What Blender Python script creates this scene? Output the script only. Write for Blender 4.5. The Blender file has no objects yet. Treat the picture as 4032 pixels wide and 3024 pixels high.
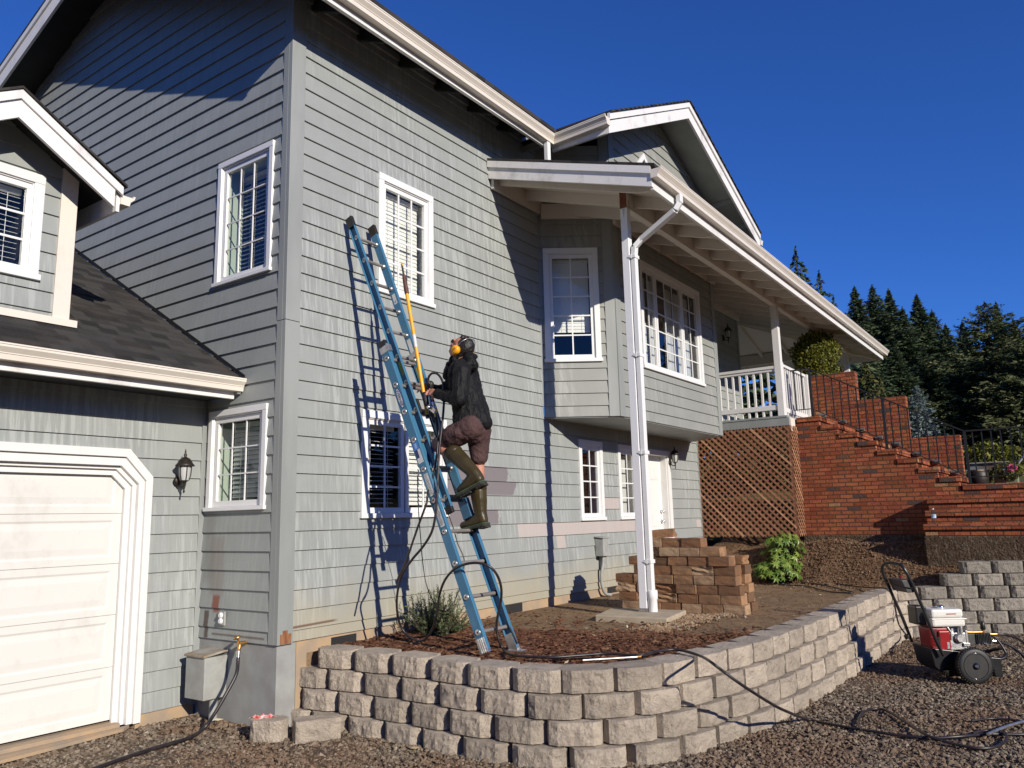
import bpy, bmesh, math, random
import numpy as np
from mathutils import Vector, Matrix, noise
R = math.radians
scene = bpy.context.scene
# ------------------------------------------------------------------ camera, sky, sun, exposure
PIT, ROLL, YAW = R(9.708), R(-1.343), R(54.728)
FW = Vector((math.sin(YAW)*math.cos(PIT), math.cos(YAW)*math.cos(PIT), math.sin(PIT)))
_r0 = Vector((math.cos(YAW), -math.sin(YAW), 0)); _u0 = _r0.cross(FW)
RT = math.cos(ROLL)*_r0 + math.sin(ROLL)*_u0
UP = -math.sin(ROLL)*_r0 + math.cos(ROLL)*_u0
EYE = Vector((0, 0, 1.6))
cd = bpy.data.cameras.new('camera'); cam = bpy.data.objects.new('camera', cd)
scene.collection.objects.link(cam)
cd.sensor_width = 36; cd.lens = 36*3096.9/4032; cd.clip_start = .05; cd.clip_end = 2000
m = Matrix((RT, UP, -FW)).transposed().to_4x4(); m.translation = EYE
cam.matrix_world = m; scene.camera = cam
LD = Vector((.355, 1.0, -.435)).normalized()            # the way the sunlight travels
SUN_EL = math.asin(-LD.z); SUN_AZ = math.atan2(-LD.x, -LD.y)
w = bpy.data.worlds.new('World'); scene.world = w; w.use_nodes = True
nt = w.node_tree; bg = nt.nodes['Background']
sk = nt.nodes.new('ShaderNodeTexSky'); sk.sky_type = 'NISHITA'; sk.sun_disc = False
sk.sun_elevation = SUN_EL; sk.sun_rotation = SUN_AZ
sk.altitude = 300; sk.air_density = 1.0; sk.dust_density = 0; sk.ozone_density = 10.0
hs = nt.nodes.new('ShaderNodeMix'); hs.data_type = 'RGBA'; hs.blend_type = 'MULTIPLY'; hs.inputs[0].default_value = 1; hs.inputs[7].default_value = (.86, 1.14, 1.68, 1)   # the deep clear blue of this sky
nt.links.new(sk.outputs[0], hs.inputs[6]); nt.links.new(hs.outputs[2], bg.inputs[0]); bg.inputs[1].default_value = .075
sd = bpy.data.lights.new('sun', 'SUN'); sd.energy = 5.0; sd.angle = R(.5); sd.color = (1, .92, .80)
sun = bpy.data.objects.new('sun', sd); scene.collection.objects.link(sun)
sun.rotation_euler = LD.to_track_quat('-Z', 'Y').to_euler()
scene.view_settings.view_transform = 'Standard'; scene.view_settings.look = 'None'
scene.view_settings.exposure = 0.12; scene.view_settings.gamma = 1.0
# ------------------------------------------------------------------ helpers
rng = random.Random(7); nrng = np.random.default_rng(7)
C = scene.collection
OPX = 4032/2212
def ray(x, y):
    x *= OPX; y *= OPX
    return FW + RT*((x-2016)/3096.9) - UP*((y-1512)/3096.9)
def PX(x, y, X): r = ray(x, y); return EYE + r*(X/r.x)
def PY(x, y, Y): r = ray(x, y); return EYE + r*(Y/r.y)
def PZ(x, y, Z): r = ray(x, y); return EYE + r*((Z-1.6)/r.z)
def V(*a): return Vector(a)
X0, Y0, YG, YB = 4.425, 5.598, 6.724, 4.785
WLOC = {}
def tag(o, label=None, cat=None, group=None, kind=None):
    if label: o['label'] = label
    if cat: o['category'] = cat
    if group: o['group'] = group
    if kind: o['kind'] = kind
    return o
def thing(name, label, cat, loc=(0, 0, 0), group=None):
    o = bpy.data.objects.new(name, None); C.objects.link(o)
    o.location = loc; WLOC[o] = Vector(loc); o.empty_display_size = .2
    return tag(o, label, cat, group)
class MB:
    def __init__(s): s.v = []; s.f = []; s.sm = []
    def add(s, vs, fs, smooth=False):
        b = len(s.v); s.v += [tuple(v) for v in vs]; s.f += [[b+i for i in f] for f in fs]; s.sm += [smooth]*len(fs)
    def hexa(s, p): s.add(p, [(0,3,2,1),(4,5,6,7),(0,1,5,4),(1,2,6,5),(2,3,7,6),(3,0,4,7)])
    def box(s, x0, x1, y0, y1, z0, z1):
        s.hexa([(x0,y0,z0),(x1,y0,z0),(x1,y1,z0),(x0,y1,z0),(x0,y0,z1),(x1,y0,z1),(x1,y1,z1),(x0,y1,z1)])
    def fbox(s, fr, u0, u1, d0, d1, z0, z1):     # box in a wall frame: along, out, up
        s.hexa([fr(u,z,d) for z in (z0,z1) for u,d in ((u0,d0),(u1,d0),(u1,d1),(u0,d1))])
    def bar(s, a, b, w, h, up=(0,0,1)):           # rectangular bar from a to b
        a = Vector(a); b = Vector(b); t = (b-a).normalized(); sd_ = t.cross(Vector(up))
        if sd_.length < 1e-4: sd_ = t.cross(Vector((1,0,0)))
        sd_.normalize(); u = sd_.cross(t)
        s.hexa([e+sd_*(sx*w/2)+u*(sy*h/2) for e in (a,b) for sx,sy in ((-1,-1),(1,-1),(1,1),(-1,1))])
    def prism(s, pts, off):                       # polygon extruded by a vector
        n = len(pts); off = Vector(off); p = [Vector(q) for q in pts]
        s.add(p+[q+off for q in p], [tuple(range(n-1,-1,-1)), tuple(range(n,2*n))]+[(i,(i+1)%n,n+(i+1)%n,n+i) for i in range(n)])
    def tube(s, pts, r, n=8, cap=True, smooth=True, sx=None):
        pts = [Vector(p) for p in pts]; m = len(pts); rr = r if isinstance(r,(list,tuple)) else [r]*m
        ref = None; vs = []
        for i,p in enumerate(pts):
            t = (pts[min(i+1,m-1)]-pts[max(i-1,0)]).normalized()
            if ref is None:
                ref = t.orthogonal().normalized()
            a = (ref - t*ref.dot(t)).normalized(); ref = a; b = t.cross(a)
            for k in range(n):
                an = 2*math.pi*k/n; vs.append(p + a*(math.cos(an)*rr[i]) + b*(math.sin(an)*rr[i]))
        fs = [(i*n+k, i*n+(k+1)%n, (i+1)*n+(k+1)%n, (i+1)*n+k) for i in range(m-1) for k in range(n)]
        s.add(vs, fs, smooth)
        if cap:
            s.add(vs[:n], [tuple(range(n-1,-1,-1))]); s.add(vs[-n:], [tuple(range(n))])
    def lathe(s, prof, o, ax=(0,0,1), n=16, smooth=True):   # prof = (radius, along)
        ax = Vector(ax).normalized(); a = ax.orthogonal().normalized(); b = ax.cross(a); o = Vector(o)
        vs = [o+ax*h+(a*math.cos(2*math.pi*k/n)+b*math.sin(2*math.pi*k/n))*r for r,h in prof for k in range(n)]
        m = len(prof)
        s.add(vs, [(i*n+k, i*n+(k+1)%n, (i+1)*n+(k+1)%n, (i+1)*n+k) for i in range(m-1) for k in range(n)], smooth)
        s.add(vs[:n], [tuple(range(n-1,-1,-1))]); s.add(vs[-n:], [tuple(range(n))])
    def ell(s, c, r, rot=None, n=14):
        c = Vector(c); vs = []; fs = []
        for i in range(n+1):
            th = math.pi*i/n
            for k in range(n*2):
                ph = math.pi*k/n
                q = Vector((r[0]*math.sin(th)*math.cos(ph), r[1]*math.sin(th)*math.sin(ph), r[2]*math.cos(th)))
                if rot: q = rot @ q
                vs.append(c+q)
        w2 = 2*n
        fs = [(i*w2+k, (i+1)*w2+k, (i+1)*w2+(k+1)%w2, i*w2+(k+1)%w2) for i in range(n) for k in range(w2)]
        s.add(vs, fs, True)
    def caps(s, a, b, ra, rb, sx=1.0, n=12):      # tapered capsule; sx widens it sideways (world X)
        a = Vector(a); b = Vector(b); t = (b-a); L = max(t.length,1e-5); t /= L
        prof = [(ra*math.cos(q), -ra*math.sin(q)) for q in (1.45,1.0,.5,0)] + [(rb*math.cos(q), L+rb*math.sin(q)) for q in (0,.5,1.0,1.45)]
        u = t.orthogonal().normalized(); v = t.cross(u); vs = []
        for r,h in prof:
            for k in range(n):
                an = 2*math.pi*k/n; d = (u*math.cos(an)+v*math.sin(an))*r; d.x *= sx
                vs.append(a+t*h+d)
        m = len(prof)
        fs = [(i*n+k, i*n+(k+1)%n, (i+1)*n+(k+1)%n, (i+1)*n+k) for i in range(m-1) for k in range(n)]
        fs += [tuple(range(n-1,-1,-1)), tuple((m-1)*n+k for k in range(n))]
        s.add(vs, fs, True)
    def build(s, name, mat, parent=None, bevel=0, label=None):
        off = Vector((0,0,0)); p = parent
        if p is not None: off = WLOC.get(p, Vector((0,0,0)))
        me = bpy.data.meshes.new(name)
        me.from_pydata([(v[0]-off.x, v[1]-off.y, v[2]-off.z) for v in s.v], [], s.f)
        me.polygons.foreach_set('use_smooth', s.sm); me.validate()
        bm = bmesh.new(); bm.from_mesh(me); bmesh.ops.recalc_face_normals(bm, faces=bm.faces[:]); bm.to_mesh(me); bm.free(); me.update()
        me.materials.append(mat)
        o = bpy.data.objects.new(name, me); C.objects.link(o)
        if parent is not None: o.parent = parent
        WLOC[o] = off
        if bevel:
            b = o.modifiers.new('bevel', 'BEVEL'); b.width = bevel; b.segments = 2; b.limit_method = 'ANGLE'; b.angle_limit = R(40)
        if label: o['label'] = label
        return o
def fast(name, vs, fs, mat, parent=None, attr=None, smooth=False):
    vs = np.asarray(vs, np.float32); fs = np.asarray(fs, np.int32)
    off = WLOC.get(parent, Vector((0,0,0))) if parent is not None else Vector((0,0,0))
    vs = vs - np.array(off, np.float32)
    me = bpy.data.meshes.new(name); me.vertices.add(len(vs)); me.vertices.foreach_set('co', vs.ravel())
    k = fs.shape[1]; me.loops.add(fs.size); me.loops.foreach_set('vertex_index', fs.ravel())
    me.polygons.add(len(fs)); me.polygons.foreach_set('loop_start', np.arange(0, fs.size, k, dtype=np.int32))
    me.polygons.foreach_set('use_smooth', np.full(len(fs), smooth)); me.update(calc_edges=True); me.validate()
    if attr is not None:
        a = me.attributes.new('rnd', 'FLOAT', 'POINT'); a.data.foreach_set('value', np.asarray(attr, np.float32))
    me.materials.append(mat); o = bpy.data.objects.new(name, me); C.objects.link(o)
    if parent is not None: o.parent = parent
    WLOC[o] = off
    return o
def text_mesh(txt, name, mat, parent, M4, size, bold=0.0, ext=.0006):
    cu = bpy.data.curves.new('t', 'FONT'); cu.body = txt; cu.size = size; cu.align_x = 'CENTER'; cu.align_y = 'CENTER'; cu.extrude = ext; cu.offset = bold
    o = bpy.data.objects.new('t', cu); C.objects.link(o)
    dg = bpy.context.evaluated_depsgraph_get(); me = bpy.data.meshes.new_from_object(o.evaluated_get(dg))
    bpy.data.objects.remove(o); me.name = name
    off = WLOC.get(parent, Vector((0,0,0))) if parent is not None else Vector((0,0,0))
    me.transform(M4); me.transform(Matrix.Translation(-off)); me.materials.clear(); me.materials.append(mat)
    q = bpy.data.objects.new(name, me); C.objects.link(q); q.parent = parent; WLOC[q] = off
    return q
def smoothpath(P, step=.03):
    P = [Vector(p) for p in P]; Q = [P[0]*2-P[1]]+P+[P[-1]*2-P[-2]]; out = []
    for i in range(1, len(Q)-2):
        a,b,c,d = Q[i-1:i+3]; n = max(2, int((c-b).length/step))
        for k in range(n):
            t = k/n
            out.append(.5*((2*b)+(c-a)*t+(2*a-5*b+4*c-d)*t*t+(3*b-a-3*c+d)*t**3))
    out.append(P[-1]); return out
# ------------------------------------------------------------------ materials
class NB:
    def __init__(s, name):
        s.m = bpy.data.materials.new(name); s.m.use_nodes = True; s.t = s.m.node_tree
        s.b = s.t.nodes['Principled BSDF']; s.pos = s.n('ShaderNodeNewGeometry')
    def n(s, t, **kw):
        x = s.t.nodes.new(t)
        for k,v in kw.items(): setattr(x, k, v)
        return x
    def L(s, a, b): s.t.links.new(a, b)
    def put(s, sock, v):
        if hasattr(v, 'links') or hasattr(v, 'is_linked'): s.L(v, sock)
        else: sock.default_value = v
    def math(s, op, a, b=0.0, clamp=False):
        x = s.n('ShaderNodeMath', operation=op, use_clamp=clamp); s.put(x.inputs[0], a); s.put(x.inputs[1], b); return x.outputs[0]
    def xyz(s):
        x = s.n('ShaderNodeSeparateXYZ'); s.L(s.pos.outputs['Position'], x.inputs[0]); return x.outputs
    def scaled(s, sc, vec=None):
        x = s.n('ShaderNodeMapping'); s.L(vec or s.pos.outputs['Position'], x.inputs[0]); x.inputs['Scale'].default_value = sc; return x.outputs[0]
    def noise(s, sc, det=4, rough=.55, vec=None, out=0):
        x = s.n('ShaderNodeTexNoise'); x.inputs['Detail'].default_value = det; x.inputs['Roughness'].default_value = rough
        if isinstance(sc, (tuple,list)): s.L(s.scaled(sc, vec), x.inputs[0]); x.inputs['Scale'].default_value = 1
        else:
            s.L(vec or s.pos.outputs['Position'], x.inputs[0]); x.inputs['Scale'].default_value = sc
        return x.outputs[out]
    def ramp(s, f, a, b, lo=0.0, hi=1.0):
        x = s.n('ShaderNodeMapRange', interpolation_type='SMOOTHSTEP'); s.put(x.inputs[0], f)
        x.inputs[1].default_value = a; x.inputs[2].default_value = b; x.inputs[3].default_value = lo; x.inputs[4].default_value = hi; return x.outputs[0]
    def mix(s, f, a, b, bt='MIX'):
        x = s.n('ShaderNodeMix', data_type='RGBA', blend_type=bt); s.put(x.inputs[0], f)
        for sock,v in ((x.inputs[6],a),(x.inputs[7],b)):
            if isinstance(v, (tuple,list)): sock.default_value = (*v[:3], 1)
            else: s.L(v, sock)
        return x.outputs[2]
    def band(s, c, lo, hi, soft):
        return s.math('MULTIPLY', s.ramp(c, lo-soft, lo+soft), s.ramp(c, hi-soft, hi+soft, 1.0, 0.0))
    def done(s, col, rough=.6, bump=None, bs=.1, bd=.01, metal=0.0, spec=None):
        if isinstance(col, (tuple,list)): s.b.inputs['Base Color'].default_value = (*col[:3], 1)
        else: s.L(col, s.b.inputs['Base Color'])
        s.put(s.b.inputs['Roughness'], rough); s.b.inputs['Metallic'].default_value = metal
        if spec is not None: s.b.inputs['Specular IOR Level'].default_value = spec
        if bump is not None:
            x = s.n('ShaderNodeBump'); x.inputs['Strength'].default_value = bs; x.inputs['Distance'].default_value = bd
            s.L(bump, x.inputs['Height']); s.L(x.outputs[0], s.b.inputs['Normal'])
        return s.m
def simple(name, c1, c2=None, sc=6, rough=.55, metal=0, bump=.0, det=4, stretch=None, bd=.004):
    b = NB(name); c2 = c2 or tuple(x*.8 for x in c1)
    n1 = b.noise(tuple(sc*q for q in stretch) if stretch else sc, det)
    col = b.mix(b.ramp(n1, .3, .7), c1, c2)
    return b.done(col, rough, b.noise(tuple(sc*3*q for q in stretch) if stretch else sc*3, 5) if bump else None, bump, bd, metal)
def siding_mat(name, axis, patches=False, base=(.268,.284,.272), k=1.0):
    b = NB(name); o = b.xyz(); u = o[axis]; z = o[2]
    row = b.math('FLOOR', b.math('DIVIDE', b.math('SUBTRACT', z, .702), .1672))
    wn = b.n('ShaderNodeTexWhiteNoise', noise_dimensions='2D'); cx = b.n('ShaderNodeCombineXYZ')
    b.L(row, cx.inputs[0]); b.L(b.math('FLOOR', b.math('ADD', b.math('MULTIPLY', u, .42), b.math('MULTIPLY', row, .37))), cx.inputs[1])
    b.L(cx.outputs[0], wn.inputs[0])
    cv = b.n('ShaderNodeCombineXYZ'); b.L(b.math('MULTIPLY', u, 26.0), cv.inputs[0]); b.L(b.math('ADD', b.math('MULTIPLY', z, 1.5), b.math('MULTIPLY', row, .03)), cv.inputs[1])
    st = b.noise(1.0, 3, .62, cv.outputs[0])
    big = b.noise((.9,.9,.55), 3, .5)
    zone = b.ramp(big, .40, .56)
    light = tuple(min(1, c*1.42+.012) for c in base); dark = tuple(c*.84 for c in base)
    col = b.mix(b.ramp(wn.outputs[0], 0, 1, 0, .18), base, tuple(c*.90 for c in base))
    col = b.mix(b.ramp(b.noise(3.2, 5), .35, .75, 0, .55), col, tuple(c*1.16 for c in base))
    col = b.mix(b.math('MULTIPLY', b.ramp(st, .50, .58), b.math('MULTIPLY', zone, .6*k)), col, light)
    col = b.mix(b.math('MULTIPLY', b.ramp(st, .46, .38), b.math('MULTIPLY', zone, .5*k)), col, dark)
    # grime just above each lap, faint specks
    col = b.mix(b.math('MULTIPLY', b.ramp(b.noise(55, 2), .66, .74), .35), col, tuple(c*.6 for c in base))
    if patches:
        nz = b.math('MULTIPLY', b.math('SUBTRACT', b.noise((7,7,5), 5, .65), .5), .75)
        ux = b.math('ADD', u, nz)
        def patch(u0, u1, z0, z1, c, k, soft=.03, edge=ux):
            f = b.math('MULTIPLY', b.math('MULTIPLY', b.band(edge, u0, u1, soft), b.band(z, z0, z1, .003)), k)
            return b.mix(f, col, c)
        pur = (.175,.155,.16)
        col = patch(6.5, 7.75, 2.04, 2.21, pur, .95); col = patch(6.5, 7.95, 1.88, 2.04, pur, .95)
        col = patch(6.5, 7.30, 1.71, 1.88, pur, .95); col = patch(6.5, 7.58, 1.543, 1.71, pur, .95); col = patch(6.4, 7.1, 2.21, 2.375, pur, .6)
        pink = (.44,.385,.36)
        for (a,c_,q,r_) in ((7.95,11.6,1.373,1.538),(8.82,9.03,1.204,1.371),(10.13,10.58,1.705,1.872),(13.48,13.68,1.373,1.50)):
            col = patch(a, c_, q, r_, pink, .85, .006, u)
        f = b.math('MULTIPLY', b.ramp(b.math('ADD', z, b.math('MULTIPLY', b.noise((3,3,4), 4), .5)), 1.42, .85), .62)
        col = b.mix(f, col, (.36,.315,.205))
        f2 = b.math('MULTIPLY', b.band(u, 4.5, 5.05, .05), b.math('MULTIPLY', b.band(b.math('ADD', z, b.math('MULTIPLY', u, -.02)), .625, .645, .006), .8))
        col = b.mix(f2, col, (.10,.04,.02))
    elif axis == 1:
        for (u0,u1,z0,z1,c,k,so) in ((6.40,6.50,.83,.98,(.20,.045,.02),.85,.018),(6.36,6.56,.98,1.5,(.19,.14,.11),.4,.03),(6.56,6.62,.60,.84,(.06,.03,.022),.85,.012),(5.75,6.5,.632,.650,(.07,.03,.02),.7,.008),(6.5,6.66,1.1,1.75,(.16,.15,.13),.4,.05)):
            uu = b.math('ADD', u, b.math('MULTIPLY', b.math('SUBTRACT', b.noise((24,24,8), 4), .5), .05))
            col = b.mix(b.math('MULTIPLY', b.math('MULTIPLY', b.band(uu, u0, u1, so), b.band(z, z0, z1, so)), k), col, c)
    grain = b.noise((14,14,160), 4, .6)
    return b.done(col, .55, grain, .25, .003)
M = {}
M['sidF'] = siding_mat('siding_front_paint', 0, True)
M['sidG'] = siding_mat('siding_side_paint', 1, k=.35)
M['sidA'] = siding_mat('siding_garage_paint', 0)
M['sidB'] = siding_mat('siding_bay_paint', 0, base=(.250,.258,.236))
M['trim'] = simple('grey_trim_paint', (.285,.30,.288), (.235,.25,.24), 4, .55, bump=.2, stretch=(1,1,.2))
def white_mat(name, c=(.70,.69,.665), dirt=(.55,.52,.48), k=.5, rough=.45):
    b = NB(name); n = b.noise((3,3,2.2), 6, .65)
    col = b.mix(b.math('MULTIPLY', b.ramp(n, .52, .74), k), c, dirt)
    col = b.mix(b.math('MULTIPLY', b.ramp(b.noise(40, 3), .64, .76), k*.5), col, tuple(x*.55 for x in dirt))
    return b.done(col, rough, b.noise((30,30,30), 4), .12, .003)
M['white'] = white_mat('white_trim_paint'); M['vinyl'] = white_mat('white_vinyl', (.72,.72,.71), (.6,.58,.55), .3, .35)
M['fascia'] = white_mat('weathered_fascia_paint', (.72,.705,.68), (.30,.28,.27), .55)
M['gutter'] = white_mat('almond_gutter_enamel', (.72,.66,.57), (.56,.50,.42), .35, .3)
M['cream'] = white_mat('cream_ceiling_paint', (.62,.565,.49), (.42,.36,.30), .45, .6)
M['primer'] = white_mat('raw_primed_board', (.70,.62,.54), (.52,.43,.36), .5, .6)
M['door'] = white_mat('garage_door_white', (.66,.65,.61), (.50,.48,.43), .5, .35)
M['dark'] = simple('dark_interior', (.012,.012,.013), (.02,.019,.018), 3, .9)
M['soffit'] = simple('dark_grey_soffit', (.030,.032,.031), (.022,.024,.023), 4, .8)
M['jamb'] = simple('window_jamb', (.52,.60,.50), (.46,.55,.45), 3, .5)
M['blind'] = simple('white_blind_slats', (.78,.77,.74), (.70,.69,.66), 3, .5)
M['blindg'] = simple('grey_blind_slats', (.42,.46,.44), (.36,.40,.39), 3, .5)
M['curtain'] = simple('pale_curtain', (.62,.62,.60), (.42,.42,.42), 9, .8, stretch=(1,1,.05))
def glass_mat(name, tint, k=1.0):
    m_ = bpy.data.materials.new(name); m_.use_nodes = True; t = m_.node_tree; t.nodes.clear()
    o = t.nodes.new('ShaderNodeOutputMaterial'); mx = t.nodes.new('ShaderNodeMixShader'); tr = t.nodes.new('ShaderNodeBsdfTransparent'); gl = t.nodes.new('ShaderNodeBsdfGlossy')
    fr = t.nodes.new('ShaderNodeLayerWeight'); fr.inputs[0].default_value = .5; pw = t.nodes.new('ShaderNodeMath'); pw.operation = 'POWER'; pw.inputs[1].default_value = 3.2
    mu = t.nodes.new('ShaderNodeMath'); mu.operation = 'MULTIPLY_ADD'; mu.inputs[1].default_value = .85*k; mu.inputs[2].default_value = .055; mu.use_clamp = True
    t.links.new(fr.outputs['Facing'], pw.inputs[0])
    tr.inputs[0].default_value = (*tint, 1); gl.inputs[1].default_value = .012
    t.links.new(pw.outputs[0], mu.inputs[0]); t.links.new(mu.outputs[0], mx.inputs[0]); t.links.new(tr.outputs[0], mx.inputs[1]); t.links.new(gl.outputs[0], mx.inputs[2]); t.links.new(mx.outputs[0], o.inputs[0])
    return m_
M['glass'] = glass_mat('window_glass', (.95,.975,.955))
M['concrete'] = simple('painted_concrete', (.30,.31,.30), (.24,.24,.23), 5, .85, bump=.4)
M['dirtyconc'] = simple('orange_stained_concrete', (.42,.29,.165), (.27,.22,.17), 3, .92, bump=.6, det=7)
M['padconc'] = simple('pad_concrete', (.42,.35,.25), (.34,.28,.20), 7, .9, bump=.4)
M['black'] = simple('black_powder_coat', (.012,.012,.012), (.02,.018,.016), 8, .45)
M['bronze'] = simple('lantern_bronze', (.016,.013,.011), (.03,.022,.016), 14, .5, metal=.3, bump=.15)
M['frost'] = simple('frosted_lantern_glass', (.45,.46,.44), (.38,.38,.37), 5, .5)
M['rubber'] = simple('black_rubber', (.010,.010,.011), (.018,.017,.016), 20, .55)
M['hose'] = simple('black_hose', (.012,.010,.012), (.03,.022,.022), 12, .4)
M['steel'] = simple('worn_aluminium', (.62,.62,.62), (.42,.41,.40), 14, .38, metal=.9, bump=.1)
M['rung'] = simple('grey_worn_rung', (.36,.33,.30), (.22,.20,.18), 22, .5, metal=.5, bump=.2, stretch=(.2,1,1))
M['chrome'] = simple('bright_metal', (.75,.75,.76), (.6,.6,.6), 20, .2, metal=1)
M['brass'] = simple('brass', (.62,.36,.12), (.45,.24,.08), 20, .35, metal=.9)
# ------------------------------------------------------------------ house
def FR(u, z, d): return V(u, Y0-d, z)
def GR(u, z, d): return V(X0-d, u, z)
def AR(u, z, d): return V(u, YG-d, z)
def BR(u, z, d): return V(u, YB-d, z)
CA, CB = V(8.60, Y0, 0), V(9.20, YB, 0); CD = (CB-CA).normalized(); CN = V(CD.y, -CD.x, 0); CL = (CB-CA).length
def CR(u, z, d): return CA + CD*u + CN*d + V(0,0,z)
house = thing('house', 'two storey grey lap sided house with white trim and a long front porch roof', 'house', (X0, Y0, 0))
def siding(name, mat, fr, zlo, zhi, rng_u, holes, parent=house):
    mb = MB(); T0, T1 = .006, .023; P = .1672
    k = math.floor((zlo-.702)/P)
    while .702+k*P < zhi:
        a = .702+k*P; bz = a+P; k += 1
        cuts = sorted({max(a,zlo), min(bz,zhi)} | {h[2] for h in holes if a < h[2] < bz} | {h[3] for h in holes if a < h[3] < bz})
        cuts = [c for c in cuts if max(a,zlo)-1e-6 <= c <= min(bz,zhi)+1e-6]
        for za, zb in zip(cuts[:-1], cuts[1:]):
            if zb-za < 1e-4: continue
            (a0,b0),(a1,b1) = rng_u(za), rng_u(zb)
            if b0 <= a0 or b1 <= a1: continue
            hs = sorted((h[0],h[1]) for h in holes if h[2] < (za+zb)/2 < h[3])
            segs = []; cl, ch = a0, a1
            for h0,h1 in hs:
                if h1 <= cl: continue
                if h0 > cl: segs.append(((cl,ch),(min(h0,b0),min(h0,b1))))
                cl = ch = h1
            if cl < b0: segs.append(((cl,ch),(b0,b1)))
            ta = T1+(T0-T1)*(za-a)/P; tb = T1+(T0-T1)*(zb-a)/P
            for (l0,l1),(r0,r1) in segs:
                # butt joints: split long boards
                xs = [0.0]; L = r0-l0
                if L > 2.6: xs.append((rng.uniform(.9,1.7))/L)
                if L > 6.5: xs.append(xs[-1]+rng.uniform(2.2,3.4)/L)
                xs.append(1.0)
                for s0,s1 in zip(xs[:-1], xs[1:]):
                    e = .0012 if s1 < 1 else 0
                    q0 = l0+(r0-l0)*s0; q1 = l0+(r0-l0)*s1-e; p0 = l1+(r1-l1)*s0; p1 = l1+(r1-l1)*s1-e
                    mb.hexa([fr(q0,za,-.01), fr(q1,za,-.01), fr(q1,za,ta), fr(q0,za,ta), fr(p0,zb,-.01), fr(p1,zb,-.01), fr(p1,zb,tb), fr(p0,zb,tb)])
    return mb.build(name, mat, parent)
def window(fr, u0, u1, z0, z1, sashes, cas=.075, blind='open', bz=None, parent=house, label=None, jm='jamb', depth=.11, sill=True, mw=.009):
    f = MB()
    f.fbox(fr, u0, u1, -.02, .036, z1-cas, z1)
    f.fbox(fr, u0-(.015 if sill else 0), u1+(.015 if sill else 0), -.02, .05 if sill else .036, z0, z0+cas*(.62 if sill else 1))
    zb = z0+cas*(.62 if sill else 1)
    f.fbox(fr, u0, u0+cas, -.02, .034, zb, z1-cas); f.fbox(fr, u1-cas, u1, -.02, .034, zb, z1-cas)
    ia, ib, ja, jb = u0+cas, u1-cas, zb, z1-cas
    # thin drip bead round the casing
    f.fbox(fr, ia, ib, -.02, .020, jb-.012, jb); f.fbox(fr, ia, ia+.010, -.02, .020, ja, jb-.012); f.fbox(fr, ib-.010, ib, -.02, .020, ja, jb-.012)
    w_ = f.build('window', M['vinyl'], parent, bevel=.004, label=label)
    s = MB(); g = MB(); mu = MB(); bl = MB()
    for si,(ua,ub,cols,rows) in enumerate(sashes):
        sw = .048; ua2, ub2 = ua+sw, ub-sw; za, zt = ja+.002+sw*1.1, jb-.014-sw
        s.fbox(fr, ua, ub, -.035, .006, ja+.002, za); s.fbox(fr, ua, ub, -.035, .006, zt, jb-.014)
        s.fbox(fr, ua, ua2, -.035, .006, za, zt); s.fbox(fr, ub2, ub, -.035, .006, za, zt)
        g.add([fr(ua2,za,-.018),fr(ub2,za,-.018),fr(ub2,zt,-.018),fr(ua2,zt,-.018)],[(0,1,2,3)])
        for c in range(1, cols):
            x = ua2+(ub2-ua2)*c/cols; mu.fbox(fr, x-mw, x+mw, -.012, -.002, za, zt)
        for r_ in range(1, rows):
            z = za+(zt-za)*r_/rows
            for c in range(cols):
                xa = ua2+(ub2-ua2)*c/cols; xb = ua2+(ub2-ua2)*(c+1)/cols
                mu.fbox(fr, xa+mw*(c>0), xb-mw*(c<cols-1), -.012, -.002, z-mw, z+mw)
        bk = blind[si] if isinstance(blind,(list,tuple)) else blind
        if bk in ('open','closed','grey','half'):
            z = zt-.06; tilt = {'open':.004,'closed':.030,'grey':.020,'half':.020}[bk]; dd = {'open':.016,'closed':.005,'grey':.012,'half':.014}[bk]
            lo = bz if bz else za
            bl.fbox(fr, ua2, ub2, -depth-.02, -depth+.02, zt-.035, zt+.01)
            while z > lo+.02:
                j = rng.uniform(-.0025,.0025)
                bl.hexa([fr(ua2+.004,z-tilt+j,-depth+dd), fr(ub2-.004,z-tilt-j,-depth+dd), fr(ub2-.004,z-tilt+.002-j,-depth+dd), fr(ua2+.004,z-tilt+.002+j,-depth+dd),
                         fr(ua2+.004,z+tilt+j,-depth-dd), fr(ub2-.004,z+tilt-j,-depth-dd), fr(ub2-.004,z+tilt+.002-j,-depth-dd), fr(ua2+.004,z+tilt+.002+j,-depth-dd)])
                z -= .044
            for q in (.22,.78): bl.fbox(fr, ua2+(ub2-ua2)*q, ua2+(ub2-ua2)*q+.004, -depth+dd+.002, -depth+dd+.004, lo, zt)
        if bk == 'curtain':
            for c0,c1 in ((0,.32),(.72,1.0)):
                n = 14; vs = []
                for i in range(n+1):
                    u = ua2+(ub2-ua2)*(c0+(c1-c0)*i/n); d = -depth-.05+.022*math.sin(i*2.1)
                    vs += [fr(u,za,d), fr(u,zt,d)]
                bl.add(vs, [(2*i,2*i+2,2*i+3,2*i+1) for i in range(n)], True)
    s.build('sash', M['vinyl'], w_, bevel=.003); g.build('pane', M['glass'], w_)
    if mu.v: mu.build('muntin', M['vinyl'], w_)
    if bl.v: bl.build('blind' if 'curtain' not in blind else 'curtain', M['curtain'] if 'curtain' in blind else (M['blindg'] if blind == 'grey' else M['blind']), w_)
    j = MB(); d2 = -depth-.04
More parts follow.
